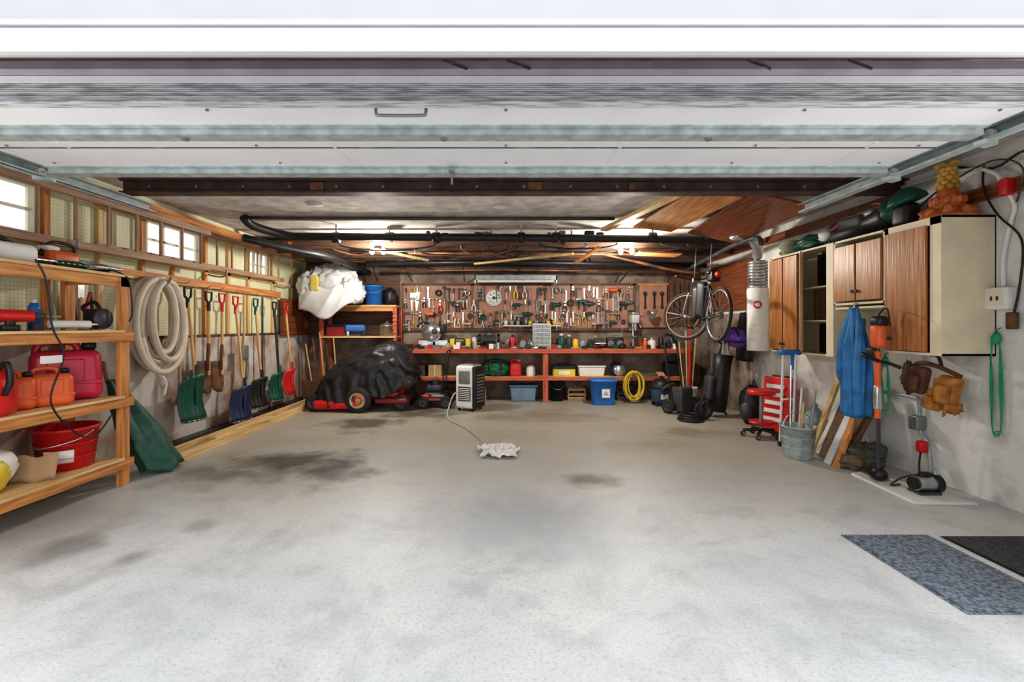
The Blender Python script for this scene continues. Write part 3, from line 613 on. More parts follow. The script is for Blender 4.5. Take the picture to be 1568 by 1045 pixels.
# ============================================================ BACK WALL BENCH
o=B('workbench'); x0,x1,f,bk=-1.75,3.2,7.8,8.38
o.bb(x0,x1,f-.02,bk-.06,.88,.91,PINEX); o.bb(x0,x1,f-.045,f-.02,.84,.915,BENCHX)
o.bb(x0,x1,f,bk-.06,.40,.425,PINEX); o.bb(x0,x1,f-.02,f,.37,.43,BENCHX)
for x in (x0+.05,-.42,.68,2.0,x1-.05):
    o.bb(x-.045,x+.045,f-.018,f+.03,0,.86,BENCHZ) if x!=-.42 and x!=2.0 else None
    o.bb(x-.045,x+.045,bk-.14,bk-.08,0,.86,DWZ)
o.bb(x0,x1,bk-.06,bk-.02,.91,1.0,BENCHX)
o.done(bevel=.003)
o=B('perforated_hardboard'); o.bb(-1.9,2.38,8.36,8.385,1.26,2.06,PEGB)
for x in (-1.9,-.62,1.2,2.36): o.bb(x-.02,x+.02,8.345,8.36,1.24,2.08,DWZ)
o.bb(-1.9,2.38,8.345,8.36,2.05,2.09,DWX); o.bb(-1.9,2.38,8.33,8.36,1.22,1.27,DWX)
o.bb(2.45,2.95,8.34,8.365,1.28,2.05,M('pinkish_board',(.52,.27,.18),.6)); o.bb(2.42,2.98,8.33,8.365,2.05,2.09,OWX); o.done()
o=B('hanging_hand_tools'); Yp=8.33
def t_hammer(x,z,s=1):
    o.cyl((x,Yp,z-.26*s),(x,Yp,z),.014*s,HANDLE,seg=8); o.cyl((x-.06*s,Yp-.01,z),(x+.05*s,Yp-.01,z),.02*s,GREY,seg=10); o.box((x+.06*s,Yp-.01,z-.01),(.05*s,.012,.025*s),GREY,rot=(0,.4,0))
def t_wrench(x,z,s=1,m=STEEL):
    o.box((x,Yp,z-.1*s),(.024*s,.008,.2*s),m); o.torus((x,Yp,z),.024*s,.010*s,m,axis=(0,1,0),seg=12,ms=6); o.torus((x,Yp,z-.21*s),.018*s,.008*s,m,axis=(0,1,0),seg=12,ms=6)
def t_plier(x,z,s=1,m=RED):
    for q in(-1,1): o.tube([(x+q*.012*s,Yp,z),(x-q*.006*s,Yp,z-.05*s),(x-q*.035*s,Yp,z-.12*s),(x-q*.025*s,Yp,z-.19*s)],.011*s,m,n=3,seg=6)
    o.cyl((x,Yp-.01,z-.045*s),(x,Yp+.01,z-.045*s),.018*s,STEEL,seg=10); o.box((x,Yp,z),(.03*s,.012,.06*s),STEEL)
def t_driver(x,z,s=1,m=YELLOW):
    o.cyl((x,Yp,z-.09*s),(x,Yp,z),.018*s,m,seg=8); o.cyl((x,Yp,z-.24*s),(x,Yp,z-.09*s),.006*s,STEEL,seg=6)
def t_saw(x,z,s=1):
    o.add([(x-.02*s,Yp,z),(x+.1*s,Yp,z),(x+.04*s,Yp,z-.42*s),(x+.01*s,Yp,z-.42*s),(x-.02*s,Yp+.003,z),(x+.1*s,Yp+.003,z),(x+.04*s,Yp+.003,z-.42*s),(x+.01*s,Yp+.003,z-.42*s)],HEX,STEEL)
    o.tube([(x-.02*s,Yp,z),(x-.01*s,Yp,z+.1*s),(x+.09*s,Yp,z+.1*s),(x+.1*s,Yp,z)],.016*s,HANDLE,n=3)
def t_square(x,z,s=1):
    o.box((x,Yp,z-.1*s),(.03*s,.006,.22*s),STEEL); o.box((x+.07*s,Yp,z-.2*s),(.15*s,.012,.03*s),HANDLE)
def t_clamp(x,z,s=1):
    o.box((x,Yp,z-.15*s),(.02*s,.012,.34*s),DGREY); o.box((x+.04*s,Yp,z),(.1*s,.02,.03*s),DGREY); o.box((x+.04*s,Yp,z-.2*s),(.1*s,.02,.03*s),GREY); o.cyl((x+.08*s,Yp,z-.3*s),(x+.08*s,Yp,z-.18*s),.014*s,HANDLE,seg=8)
def t_roll(x,z,s=1,m=YELLOW): o.torus((x,Yp-.01,z),.05*s,.018*s,m,axis=(0,1,0),seg=18,ms=8)
def t_drill(x,z,s=1,m=GREY):
    o.cyl((x-.07*s,Yp-.04,z),(x+.07*s,Yp-.04,z),.035*s,m,seg=12); o.cyl((x+.07*s,Yp-.04,z),(x+.13*s,Yp-.04,z),.018*s,DGREY,seg=8); o.box((x-.04*s,Yp-.04,z-.07*s),(.04*s,.035,.12*s),BLACK,rot=(0,.2,0))
cols=[RED,YELLOW,BLACK,BLACK,DGREY,GREEN,RUST,DGREY,BLACK,WHITE,STEEL,GREY]
o.lathe((-.22,Yp+.01,1.82),[(0.02,-.004),(.15,-.004),(.15,.004),(0.02,.004)],WHITE,axis=(0,1,0),seg=40); o.cyl((-.22,Yp-.01,1.82),(-.22,Yp,1.82),.03,DGREY)
for i in range(8): o.box((-.22+.08*math.cos(i*pi/4),Yp-.0,1.82+.08*math.sin(i*pi/4)),(.03,.012,.012),DGREY,rot=(0,-i*pi/4,0))
rr=random.Random(21); x=-1.84
while x<2.32:
    for z in (2.0,1.78,1.56,1.42):
        if abs(x+.22)<.19 and 1.6<z<2: continue
        if rr.random()<.10: continue
        zz=z+rr.uniform(-.05,.03); xx=x+rr.uniform(-.03,.03); k=rr.random(); s=rr.uniform(.75,1.1)
        if z<1.5: s*=.7
        if k<.2: t_wrench(xx,zz,s,rr.choice([STEEL,DGREY,GREY]))
        elif k<.38: t_plier(xx,zz,s,rr.choice(cols))
        elif k<.52: t_driver(xx,zz,s,rr.choice(cols))
        elif k<.64: t_hammer(xx,zz,s)
        elif k<.69 and z>1.9: t_saw(xx,zz-.08,.8)
        elif k<.75: t_square(xx,zz,s)
        elif k<.84: t_clamp(xx,zz,s)
        elif k<.93: t_drill(xx,zz-.05,s,rr.choice([GREY,DGREY,GREEN,ORANGE]))
        else: t_roll(xx,zz-.06,s,rr.choice(cols))
    x+=rr.uniform(.075,.11)
for xx in (2.55,2.72,2.86): t_wrench(xx,1.9,1.2,BLACK)
for xx in (3.05,3.15,3.3): o.cyl((xx,Yp,1.4),(xx+.03,Yp,2.1),.012,rr.choice([DGREY,RUST]),seg=8)
o.done()
o=B('parts_rack'); o.bb(-.05,1.0,8.24,8.33,1.30,1.32,WHITE)
for i in range(9): o.lathe((0+i*.11,8.28,1.32),[(.03,0),(.032,.07),(.03,.08),(0,.08)],rr.choice([GLASSY,WHITE,DGREY,YELLOW]),seg=10)
o.done()
o=B('fluorescent_fixture'); o.bb(-.55,.90,8.0,8.25,2.12,2.20,STEEL); 
for y in(8.05,8.18): o.cyl((-.50,y,2.10),(.86,y,2.10),.018,WHITE)
for x in(-.55,.88): o.bb(x,x+.02,8.0,8.25,2.06,2.20,WHITE)
for x in(-.3,.65): o.tube([(x,8.12,2.2),(x,8.12,2.6)],.004,GREY,n=1,seg=6)
o.done()
zb=.91
o=B('mitre_saw',(-1.30,8.05,zb)); o.lathe((0,0,0),[(.19,0),(.19,.05),(.17,.06),(0,.06)],STEEL); o.bb(-.26,.26,.05,.09,.05,.14,STEEL); o.bb(-.28,.28,-.06,.1,0,.04,GREY)
o.lathe((.0,0,.26),[(.15,-.012),(.15,.012)],WHITE,axis=(.15,1,0),seg=28); o.lathe((-.02,-.03,.30),[(.17,-.03),(.17,.03),(.12,.05)],STEEL,axis=(.15,1,0),seg=28); o.rbox((.14,0,.34),(.2,.14,.14),BLACK,r=.03); o.tube([(-.05,-.05,.44),(-.18,-.07,.46),(-.25,-.07,.38)],.02,BLACK,n=3); o.rbox((.02,.08,.14),(.08,.06,.22),GREY,r=.02); o.lathe((.05,-.08,.30),[(0,0),(.05,0),(.05,.03),(0,.03)],DGREY,axis=(0,-1,0)); o.done()
o=B('yellow_tool_case',(-.80,8.05,zb)); o.rbox((0,0,.09),(.36,.22,.17),YELLOW,r=.02); o.rbox((0,-.105,.09),(.2,.02,.08),BLACK,r=.005); o.rbox((-.03,-.117,.09),(.08,.005,.05),WHITE,r=.002); o.tube([(-.08,-.11,.14),(-.07,-.14,.17),(.07,-.14,.17),(.08,-.11,.14)],.01,BLACK,n=3); o.done()
o=B('bench_grinder',(-.30,8.05,zb)); o.bb(-.1,.1,-.08,.08,0,.03,BLACK); o.bb(-.04,.04,-.05,.05,.02,.1,BLACK); o.cyl((-.12,0,.16),(.12,0,.16),.08,DGREY,seg=20)
for x in(-.17,.17): o.cyl((x-.015,0,.16),(x+.015,0,.16),.09,STEEL,seg=24); o.lathe((x,0,.16),[(.10,-.025),(.10,.025)],BLACK,axis=(1,0,0)); o.bb(x-.03,x+.03,-.13,-.09,.1,.11,GREY)
o.tube([(.1,.05,.2),(.0,.1,.3),(-.1,.05,.2)],.01,BLACK,n=4); o.done()
o=B('small_parts_organizer',(.64,8.15,zb)); o.bb(-.16,.16,-.08,.08,0,.44,WHITE)
for i in range(4):
    for j in range(6): o.bb(-.15+i*.077,-.085+i*.077,-.095,-.08,.015+j*.07,.07+j*.07,M('drawer_front',(.35,.38,.42),.3)); o.bb(-.125+i*.077,-.11+i*.077,-.103,-.095,.035+j*.07,.045+j*.07,WHITE)
o.done(bevel=.002)
def jar(name,x,y,z,r,h,m,cap=WHITE):
    o=B(name,(x,y,z)); o.lathe((0,0,0),[(r*.95,0),(r,.01),(r,h*.72),(r*.5,h*.84),(r*.5,h*.9)],m,seg=18); o.lathe((0,0,h*.86),[(r*.55,0),(r*.55,h*.14),(0,h*.14)],cap,seg=14); return o.done()
jar('oil_bottle',.98,8.06,zb,.06,.26,GREEN); jar('oil_bottle',1.12,8.08,zb,.055,.24,DGREY); jar('glue_bottle',1.23,8.05,zb,.05,.2,YELLOW,RED); jar('glass_jar',1.36,8.08,zb,.06,.18,GLASSY,GREY); jar('glass_jar',.30,8.06,zb,.06,.17,GLASSY,RED)
jar('oil_bottle',-.55,8.08,zb,.05,.24,WHITE,BLUE); jar('spray_bottle',.12,8.08,zb,.045,.24,RED,BLACK); jar('glue_bottle',2.45,8.0,zb,.035,.18,ORANGE,WHITE); jar('paint_can',.43,8.03,zb,.055,.14,STEEL,STEEL); jar('paint_can',2.58,8.05,zb,.07,.18,WHITE,STEEL); jar('oil_bottle',2.75,8.06,zb,.05,.24,BLACK,RED)
o=B('bench_vise',(1.62,7.95,zb)); o.cyl((0,0,0),(0,0,.04),.08,BLACK); o.rbox((0,.02,.1),(.12,.16,.1),DGREY,r=.02); o.bb(-.09,.09,-.02,.01,.12,.19,DGREY); o.bb(-.09,.09,-.09,-.06,.12,.19,DGREY); o.cyl((0,-.2,.1),(0,.1,.1),.018,STEEL); o.cyl((-.09,-.19,.1),(.09,-.19,.1),.008,STEEL,seg=8); o.bb(-.03,.03,-.12,0,.06,.13,DGREY); o.done(bevel=.003)
o=B('portable_radio',(1.93,8.08,zb)); o.rbox((0,0,.1),(.3,.12,.19),BLACK,r=.02); 
for x in(-.08,.08): o.cyl((x,-.066,.09),(x,-.06,.09),.055,GREY,seg=20)
o.tube([(-.1,0,.19),(-.09,0,.23),(.09,0,.23),(.1,0,.19)],.008,GREY,n=3); o.cyl((.12,.03,.19),(.16,.03,.42),.003,STEEL,seg=6); o.done()
o=B('drill_press',(2.28,8.1,zb)); o.rbox((0,0,.015),(.2,.26,.03),GREY,r=.01); o.cyl((0,.06,.02),(0,.06,.6),.022,STEEL); o.lathe((0,-.01,.2),[(.08,0),(.08,.02),(0,.02)],GREY); o.bb(-.015,.015,-.01,.07,.17,.21,GREY); o.rbox((0,0,.52),(.14,.26,.16),M('press_enamel',(.6,.62,.58),.4),r=.03); o.rbox((0,0,.62),(.14,.28,.05),STEEL,r=.02); o.cyl((0,-.08,.32),(0,-.08,.45),.02,STEEL,r2=.025)
for a in (0,2.1,4.2): o.cyl((.07,-.03,.46),(.1,-.03+.12*math.cos(a),.46+.12*math.sin(a)),.006,STEEL,seg=6); o.ell((.1,-.03+.12*math.cos(a),.46+.12*math.sin(a)),(.014,.014,.014),BLACK,seg=8,rg=6)
o.done()
o=B('swing_arm_lamp',(2.98,8.1,zb)); o.cyl((0,0,0),(0,0,.02),.08,GREY); o.cyl((0,0,.02),(-.08,0,.35),.009,STEEL,seg=8); o.cyl((-.08,0,.35),(-.3,-.02,.66),.009,STEEL,seg=8); o.lathe((-.3,-.02,.66),[(.02,0),(.03,.04),(.09,.15),(.085,.15),(.02,.03)],STEEL,axis=(-.7,-.2,-.4)); o.done()
o=B('bench_clutter')
rr=random.Random(5)
for row,(yr,hs) in enumerate(((7.86,1.3),(8.22,2.6))):
    x=-1.65
    while x<3.1:
        y=yr+rr.random()*.02; w_=rr.uniform(.06,.15); h_=rr.uniform(.03,.07)*hs; m=rr.choice([RUST,DGREY,CARD,WHITE,STEEL,GREEN,DRED,BLACK,BLACK,GREY])
        k=rr.random()
        if not(row==0 and abs(x-1.62)<.2) and not(row==1 and (abs(x-.64)<.25 or abs(x-2.28)<.2)):
            if k<.45: o.box((x,y,zb+h_/2),(w_,.06,h_),m,rot=(0,0,rr.uniform(-.2,.2)))
            elif k<.65: o.cyl((x-w_/2,y,zb+.018),(x+w_/2,y+.02,zb+.018),.017,m,seg=8)
            elif k<.85: o.cyl((x,y,zb),(x,y,zb+h_*1.3),.035,m,seg=12)
            else: o.ell((x,y,zb+h_*.5),(.06,.04,h_*.6),m,nz=.2,sd=x,zmin=zb+.001)
        x+=w_+rr.uniform(.01,.05)
o.done()
zs=.426
o=B('green_duffel_bag',(-.18,8.05,zs)); o.ell((0,0,.14),(.27,.17,.17),M('bag_green',(.02,.16,.09),.6),seg=40,rg=26,nz=.08,sd=11,nf=4,zmin=.003,ridge=.1); o.tube([(-.12,-.16,.1),(-.1,-.17,.26),(.08,-.17,.27),(.1,-.16,.1)],.012,BLACK,n=4); o.done()
jerry('red_gas_can',(.17,8.0,zs),(.2,.14,.3),RED,YELLOW); jar('plastic_jug',.44,8.05,zs,.08,.22,WHITE,RED); jar('paint_can',-.58,8.05,zs,.085,.19,STEEL,STEEL); jar('paint_can',-.79,8.1,zs,.085,.19,WHITE,STEEL)
o=B('yellow_tool_box',(1.02,8.05,zs)); o.bb(-.19,.19,-.12,.12,0,.13,YELLOW); o.bb(-.195,.195,-.125,.125,.13,.18,BLACK); o.bb(-.1,.1,-.127,-.12,.03,.1,WHITE); o.tube([(-.08,0,.18),(-.07,0,.215),(.07,0,.215),(.08,0,.18)],.01,BLACK,n=3); o.done(bevel=.004)
o=B('white_storage_box',(1.50,8.05,zs)); o.rbox((0,0,.085),(.46,.26,.17),WHITE,r=.02,taper=.92); o.rbox((0,0,.175),(.49,.29,.025),WHITE,r=.01); o.done()
o=B('circular_saw',(1.98,8.0,zs)); o.rbox((0,0,.12),(.2,.14,.14),BLUE,r=.04); o.lathe((0,-.08,.1),[(.1,-.006),(.1,.006)],STEEL,axis=(0,1,0),seg=28); o.bb(-.15,.15,-.11,.08,0,.008,STEEL); o.tube([(-.1,0,.14),(-.14,0,.2),(-.02,0,.24),(.06,0,.18)],.016,BLACK,n=4); o.bb(-.03,.03,-.02,.02,.008,.06,DGREY); o.done()
o=B('handsaw_stack',(2.45,7.98,zs)); 
for i in range(3): o.add([(-.25,-.1+i*.04,.005+i*.02),(.2,-.12+i*.04,.005+i*.02),(.2,0+i*.04,.005+i*.02),(-.25,-.05+i*.04,.005+i*.02),(-.25,-.1+i*.04,.01+i*.02),(.2,-.12+i*.04,.01+i*.02),(.2,0+i*.04,.01+i*.02),(-.25,-.05+i*.04,.01+i*.02)],HEX,STEEL); o.rbox((.26,-.05+i*.04,.02+i*.02),(.12,.1,.022),HANDLE,r=.008)
o.done()
o=B('black_tool_bag',(2.95,8.05,zs)); o.rbox((0,0,.13),(.32,.22,.25),BLACK,r=.05); o.tube([(-.1,0,.24),(-.08,0,.33),(.08,0,.33),(.1,0,.24)],.012,DGREY,n=3); o.done()
for i,(x,m) in enumerate(((-1.52,DGREY),(-1.24,CARD))):
    o=B('cardboard_carton' if m is CARD else 'metal_toolbox',(x,8.05,zs)); o.bb(-.11,.11,-.12,.12,0,.2,m); o.bb(-.005,.005,-.121,.121,0,.201,WHITE if m is CARD else STEEL); o.done(bevel=.003)
o=B('storage_tote',(.30,8.0,0)); o.rbox((0,0,.13),(.46,.34,.26),M('tote_blue_grey',(.20,.30,.42),.4),r=.03,taper=.88); o.rbox((0,0,.27),(.5,.38,.03),M('tote_lid',(.12,.2,.32),.4),r=.012); o.done()
bucket('black_bucket',(.90,7.98,0),.14,.35,BLACK)
o=B('blue_recycling_bin',(1.62,7.60,0)); 
zz=[(0,.8),(.02,.82),(.38,1.0),(.38,1.06),(.42,1.06),(.42,.97),(.03,.78)]
o.loft([[Vector((x*k*.21,y*k*.15,z)) for x,y in [(math.copysign(abs(math.cos(a))**.35,math.cos(a)),math.copysign(abs(math.sin(a))**.35,math.sin(a))) for a in [2*pi*j/32 for j in range(32)]]] for z,k in zz],BLUE)
o.box((0.02,-.147,.2),(.13,.012,.14),WHITE,rot=(-.06,0,0)); o.torus((.02,-.155,.2),.035,.008,BLUE,axis=(0,1,0),seg=3,ms=6); o.done()
o=B('coiled_yellow_cord',(2.16,7.70,0))
for i in range(9):
    o.torus((.015*math.sin(i*2.1),-.0+.010*(i-4),.30+.02*math.cos(i*1.7)),1,.011,YELLOW,axis=(.1*math.sin(i),1,.08*math.cos(i*2)),seg=30,ms=6,sx=.22+.02*math.sin(i*1.3),sy=.13+.04*math.cos(i))
o.tube([(0,-.03,.54),(0,0,.62),(0,.05,.66)],.008,BLACK,n=3); o.done()
o=B('shop_vacuum',(2.56,7.50,0)); o.lathe((0,0,.06),[(.14,0),(.16,.02),(.165,.2),(.17,.22)],M('vac_blue',(.05,.10,.2),.4)); o.lathe((0,0,.28),[(.175,0),(.175,.03),(.15,.1),(.09,.15),(0,.16)],BLACK); o.tube([(-.03,0,.42),(0,0,.48),(.05,0,.42)],.014,BLACK,n=4)
o.tube([(0,-.16,.2),(-.05,-.24,.3),(.12,-.25,.38),(.2,-.15,.2),(.16,-.2,.05)],.022,DGREY,n=6)
for a in (.8,2.3,3.9,5.4): o.ell((.15*math.cos(a),.15*math.sin(a),.03),(.03,.03,.03),BLACK,seg=10,rg=8)
o.bb(-.06,.06,-.172,-.16,.12,.2,WHITE); o.done()
o=B('cardboard_crate',(2.98,8.0,0)); o.bb(-.12,.12,-.14,.14,0,.26,CARD); o.bb(-.125,.125,-.15,-.14,.05,.2,RED); o.done(bevel=.003)
for x,m,h_ in ((-.5,CARD,.24),(-.95,RUST,.3),(1.24,CARD,.22),(2.1,DGREY,.26)):
    o=B('storage_crate',(x,8.1,0)); 
    for z in (0.02,h_*.4,h_*.78): o.bb(-.17,.17,-.14,-.125,z,z+h_*.2,m); o.bb(-.17,.17,.125,.14,z,z+h_*.2,m); o.bb(-.17,-.155,-.14,.14,z,z+h_*.2,m); o.bb(.155,.17,-.14,.14,z,z+h_*.2,m)
    o.bb(-.165,.165,-.13,.13,0,.02,m); 
    for q in(-.15,.15):
        for r_ in(-.12,.12): o.bb(q-.015,q+.015,r_-.015,r_+.015,0,h_,m)
    o.ell((0,0,h_*.6),(.13,.1,h_*.35),rr.choice([DGREY,OLIVE]),nz=.2,sd=x); o.done()
# ============================================================ RIGHT SIDE
def door(o,y0,y1,z0,z1,x=3.2,m=CABDOOR,knob=None):
    o.bb(x-.02,x,y0+.006,y1-.006,z0+.006,z1-.006,m)
    if knob: o.cyl((x-.045,knob[0],knob[1]),(x-.02,knob[0],knob[1]),.014,DGREY,seg=10)
def carcass(o,y0,y1,z0,z1,x=3.2):
    t=.02; X1=XR-.001; o.bb(x,X1,y0,y0+t,z0,z1,CREAM); o.bb(x,X1,y1-t,y1,z0,z1,CREAM); o.bb(x,X1,y0,y1,z0,z0+t,CREAM); o.bb(x,X1,y0,y1,z1-t,z1,CREAM); o.bb(X1-.012,X1,y0,y1,z0,z1,CREAM)
o=B('wall_cabinet')
carcass(o,3.34,3.84,1.08,2.12); o.bb(3.195,3.2,3.34,3.43,1.08,2.12,CREAM); o.bb(3.195,3.2,3.80,3.84,1.08,2.12,CREAM); o.bb(3.195,3.2,3.34,3.84,2.06,2.12,CREAM); door(o,3.44,3.82,1.10,2.07,3.195,knob=(3.76,1.2)); o.done(bevel=.002)
o=B('wall_cabinet'); carcass(o,3.842,4.44,1.50,2.12); door(o,3.86,4.14,1.53,2.06,knob=(4.12,1.62)); door(o,4.15,4.42,1.53,2.06,knob=(4.17,1.62)); o.bb(3.2,3.55,3.86,4.42,1.46,1.48,CREAM); o.done(bevel=.002)
o=B('wall_cabinet'); carcass(o,4.442,5.5,1.0,2.12); o.bb(3.195,3.2,4.44,4.54,1.0,2.12,CREAM); o.bb(3.195,3.2,4.9,4.96,1.0,2.12,CREAM)
for z in (1.35,1.7): o.bb(3.22,XR-.02,4.46,5.48,z,z+.015,CREAM)
o.bb(3.36,3.56,4.5,4.88,1.02,1.33,BLACK); o.bb(3.30,3.56,4.50,4.88,1.365,1.68,DWZ); o.bb(3.34,3.56,4.50,4.88,1.715,2.08,BLACK)
door(o,4.97,5.22,1.03,2.09,3.195,knob=(5.2,1.1)); door(o,5.23,5.49,1.03,2.09,3.195,knob=(5.25,1.1))
o.box((3.13,4.83,1.56),(.018,.22,1.04),CABDOOR,rot=(0,0,-.55)); o.done(bevel=.002)
TEAL=M('bag_dark_teal',(.015,.11,.08),.45,var=.2)
o=B('golf_bag',(3.36,4.28,2.23)); 
o.lathe((0,0,0),[(0,-.33),(.08,-.33),(.10,-.30),(.09,0),(.11,.28),(.12,.33),(.10,.34),(.09,.28),(0,.28)],BLACK,axis=(0,-1,.12),seg=20); o.ell((0,-.35,.06),(.12,.12,.12),TEAL,nz=.06); o.rbox((-.06,.05,.05),(.1,.3,.12),DGREY,r=.03); o.rbox((-.02,-.1,.10),(.12,.2,.06),GREY,r=.02)
for i in range(6): o.tube([(-.08+.03*i,-.3,.05),(-.06+.02*i,.15,.10+.02*(i%3)),(-.02+.0*i,.45,.02+.03*(i%3))],.007,[STEEL,RED,BLACK,STEEL,WHITE,BLACK][i],n=3)
o.done()
o=B('folded_camp_chair',(3.34,5.0,2.12)); 
for i in range(5): o.cyl((-.08+.03*i,-.38,.03),(.0+.02*i,.2,.14+.02*(i%2)),.010,[BLACK,STEEL,DRED,BLACK,STEEL][i],seg=8)
o.ell((0,-.02,.09),(.12,.22,.09),TEAL,seg=30,rg=20,nz=.12,sd=5,zmin=.003,ridge=.12); o.rbox((.06,-.25,.05),(.12,.16,.09),BLACK,r=.03); o.ell((-.02,-.28,.11),(.06,.08,.06),WHITE,nz=.15,sd=3); o.done()
o=B('green_lamp_shade',(3.34,3.80,2.36)); o.lathe((0,0,0),[(.14,-.03),(.135,0),(.09,.06),(.03,.09),(0,.09)],TEAL,axis=(-.3,.2,1)); o.rbox((.0,.0,-.13),(.14,.16,.19),BLACK,r=.04); o.tube([(0,.05,-.1),(-.05,.2,.02),(.0,.35,.05)],.01,DRED,n=3); o.done()
o=B('rope_bundle',(3.34,5.33,2.12))
for i in range(7): o.torus((0,0,.02+.022*i),.10+.012*math.sin(i*2),.014,M('rope_tan',(.42,.42,.28),.8),axis=(.1*math.sin(i),.1*math.cos(i),1),seg=24,ms=6)
o.done()
o=B('carved_ornament',(3.40,3.50,2.12)); om=M('ornament_orange',(.66,.22,.06),.5,col2=(.45,.10,.03),scale=14); yl=M('ornament_gold',(.72,.42,.08),.5,var=.2)
o.lathe((0,0,0),[(.17,0),(.17,.02),(.15,.03),(.13,.06),(.10,.07),(.085,.12),(.10,.14),(.07,.18),(.055,.24)],om,seg=16)
for a in range(8): an=a*pi/4; o.ell((.13*math.cos(an),.13*math.sin(an),.05),(.035,.035,.04),om,nz=.3,sd=a,zmin=.0); o.ell((.085*math.cos(an),.085*math.sin(an),.14),(.025,.025,.035),om,nz=.2,sd=a)
for i in range(5):
    for a in range(6): an=a*pi/3+i*.5; o.ell(((.05-.004*i)*math.cos(an),(.05-.004*i)*math.sin(an),.25+.033*i),(.024,.024,.024),yl,seg=10,rg=8)
o.ell((0,0,.32),(.045,.045,.10),yl); o.tube([(0,0,.4),(.02,-.02,.44),(.07,-.03,.43)],.018,yl,n=3); o.tube([(0,0,.4),(-.04,.01,.43),(-.08,.02,.40)],.016,yl,n=3); o.done()
o=B('white_cylinder_tank',(3.32,6.0,.98)); o.lathe((0,0,0),[(.0,0),(.125,0),(.13,.02),(.13,.80),(.125,.82)],M('matte_white',(.88,.87,.85),.9,var=.03)); 
for i in range(9): o.lathe((0,0,.82+.04*i),[(.11,0),(.12,.01),(.12,.03),(.11,.04)],STEEL)
o.lathe((-.065,-.115,.60),[(0,0),(.05,0),(.05,.006),(0,.006)],RED,axis=(-.5,-.87,0)); o.lathe((-.068,-.120,.60),[(0,0),(.03,0),(.03,.006),(0,.006)],WHITE,axis=(-.5,-.87,0)); o.bb(.1,.27,-.02,.02,.2,.24,GALV); o.bb(.1,.27,-.02,.02,.65,.69,GALV); o.done()
def bicycle():
    o=B('hanging_bicycle',(2.68,6.25,1.45),(0.06,0,pi/2))
    WR=.335; BL=(-.5,0,0); FR=(.52,0,0)
    TAN=M('tyre_tan',(.35,.27,.18),.8); FRM=M('frame_black',(.03,.03,.035),.35)
    for c,ang in ((BL,0),(FR,.75)):
        ax=Vector((math.sin(ang)*-1,math.cos(ang),0)); c=Vector(c)
        o.torus(c,WR,.020,RUBBER,axis=ax,seg=48,ms=8); o.torus(c,WR-.024,.010,TAN if c.x>0 else STEEL,axis=ax,seg=48,ms=6)
        u=Vector((0,0,1)); w_=ax.cross(u)
        for i in range(18):
            a=2*pi*i/18; o.cyl(c+ax*(.02 if i%2 else -.02),c+(u*math.cos(a)+w_*math.sin(a))*(WR-.02),.0018,STEEL,seg=4)
        o.cyl(c-ax*.045,c+ax*.045,.018,STEEL,seg=10)
    BB=Vector((-.07,0,-.06)); ST=Vector((-.2,0,.42)); H1=Vector((.34,0,.46)); H2=Vector((.37,0,.36))
    o.cyl(BB,ST,.018,FRM); o.cyl(ST-Vector((-.02,0,.05)),H1,.017,FRM); o.cyl(BB,H2,.02,FRM); o.cyl(H2+(H1-H2)*-.2,H1+Vector((-.008,0,.03)),.02,FRM)
    for s in(-1,1):
        o.cyl(BB+Vector((0,.03*s,0)),Vector(BL)+Vector((0,.05*s,0)),.012,FRM,seg=8); o.cyl(ST+Vector((0,.01*s,-.03)),Vector(BL)+Vector((0,.05*s,0)),.011,FRM,seg=8)
        o.tube([H2+Vector((.005,.03*s,-.02)),H2+Vector((.04,.05*s,-.12)),Vector(FR)+Vector((0,.05*s,0))],.014,STEEL,n=3)
        o.tube([(.34,0,.53),(.36,.1*s,.54),(.33,.24*s,.56),(.26,.29*s,.55)],.012,FRM,n=3); o.tube([(.26,.29*s,.55),(.18,.29*s,.54)],.017,BLACK,n=1)
        o.cyl(BB+Vector((0,.06*s,0)),BB+Vector((.12*s,.07*s,-.12*s)),.011,STEEL,seg=8); o.box(BB+Vector((.12*s,.12*s,-.12*s)),(.09,.08,.02),BLACK)
    o.cyl((.33,0,.48),(.34,0,.54),.013,STEEL)
    o.lathe(BB+Vector((0,-.05,0)),[(.03,-.003),(.09,-.003),(.09,.003),(.03,.003)],STEEL,axis=(0,1,0)); o.torus(BB+Vector((0,-.05,0)),.09,.004,DGREY,axis=(0,1,0)); o.torus((-.5,-.04,0),.04,.012,DGREY,axis=(0,1,0),seg=16)
    o.tube([BB+Vector((0,-.05,.09)),Vector((-.5,-.04,.045))],.004,DGREY,n=1); o.tube([BB+Vector((0,-.05,-.09)),Vector((-.5,-.04,-.045))],.004,DGREY,n=1)
    o.cyl(ST,ST+Vector((-.03,0,.13)),.013,STEEL)
    o.loft([[ST+Vector((x,y*wy,.13+z*.035)) for y,z in [(math.cos(a),math.sin(a)) for a in [2*pi*j/14 for j in range(14)]]] for x,wy in ((-.17,.02),(-.15,.085),(-.08,.09),(0,.05),(.08,.025),(.11,.01))],BLACK)
    o.ell((-.42,0,.52),(.05,.03,.04),RED); o.rbox((-.32,0,.50),(.14,.12,.13),BLACK,r=.02)
    for x,z in ((-.2,.5),(.3,.55)): o.tube([(x,0,z),(x,0,1.0)],.006,GREY,n=1,seg=6)
    o.sheet(lambda u,v:(-.06+u*.30,-.035-.02*math.sin(u*12),.44-v*.5+.03*math.sin(u*5)),16,8,(0,.07,0),BLACK)
    return o.done()
bicycle()
o=B('folded_golf_cart',(2.98,6.55,0))
for y in(-.2,.22): wheel(o,(-.22,y,.13),.13,.04,DGREY)
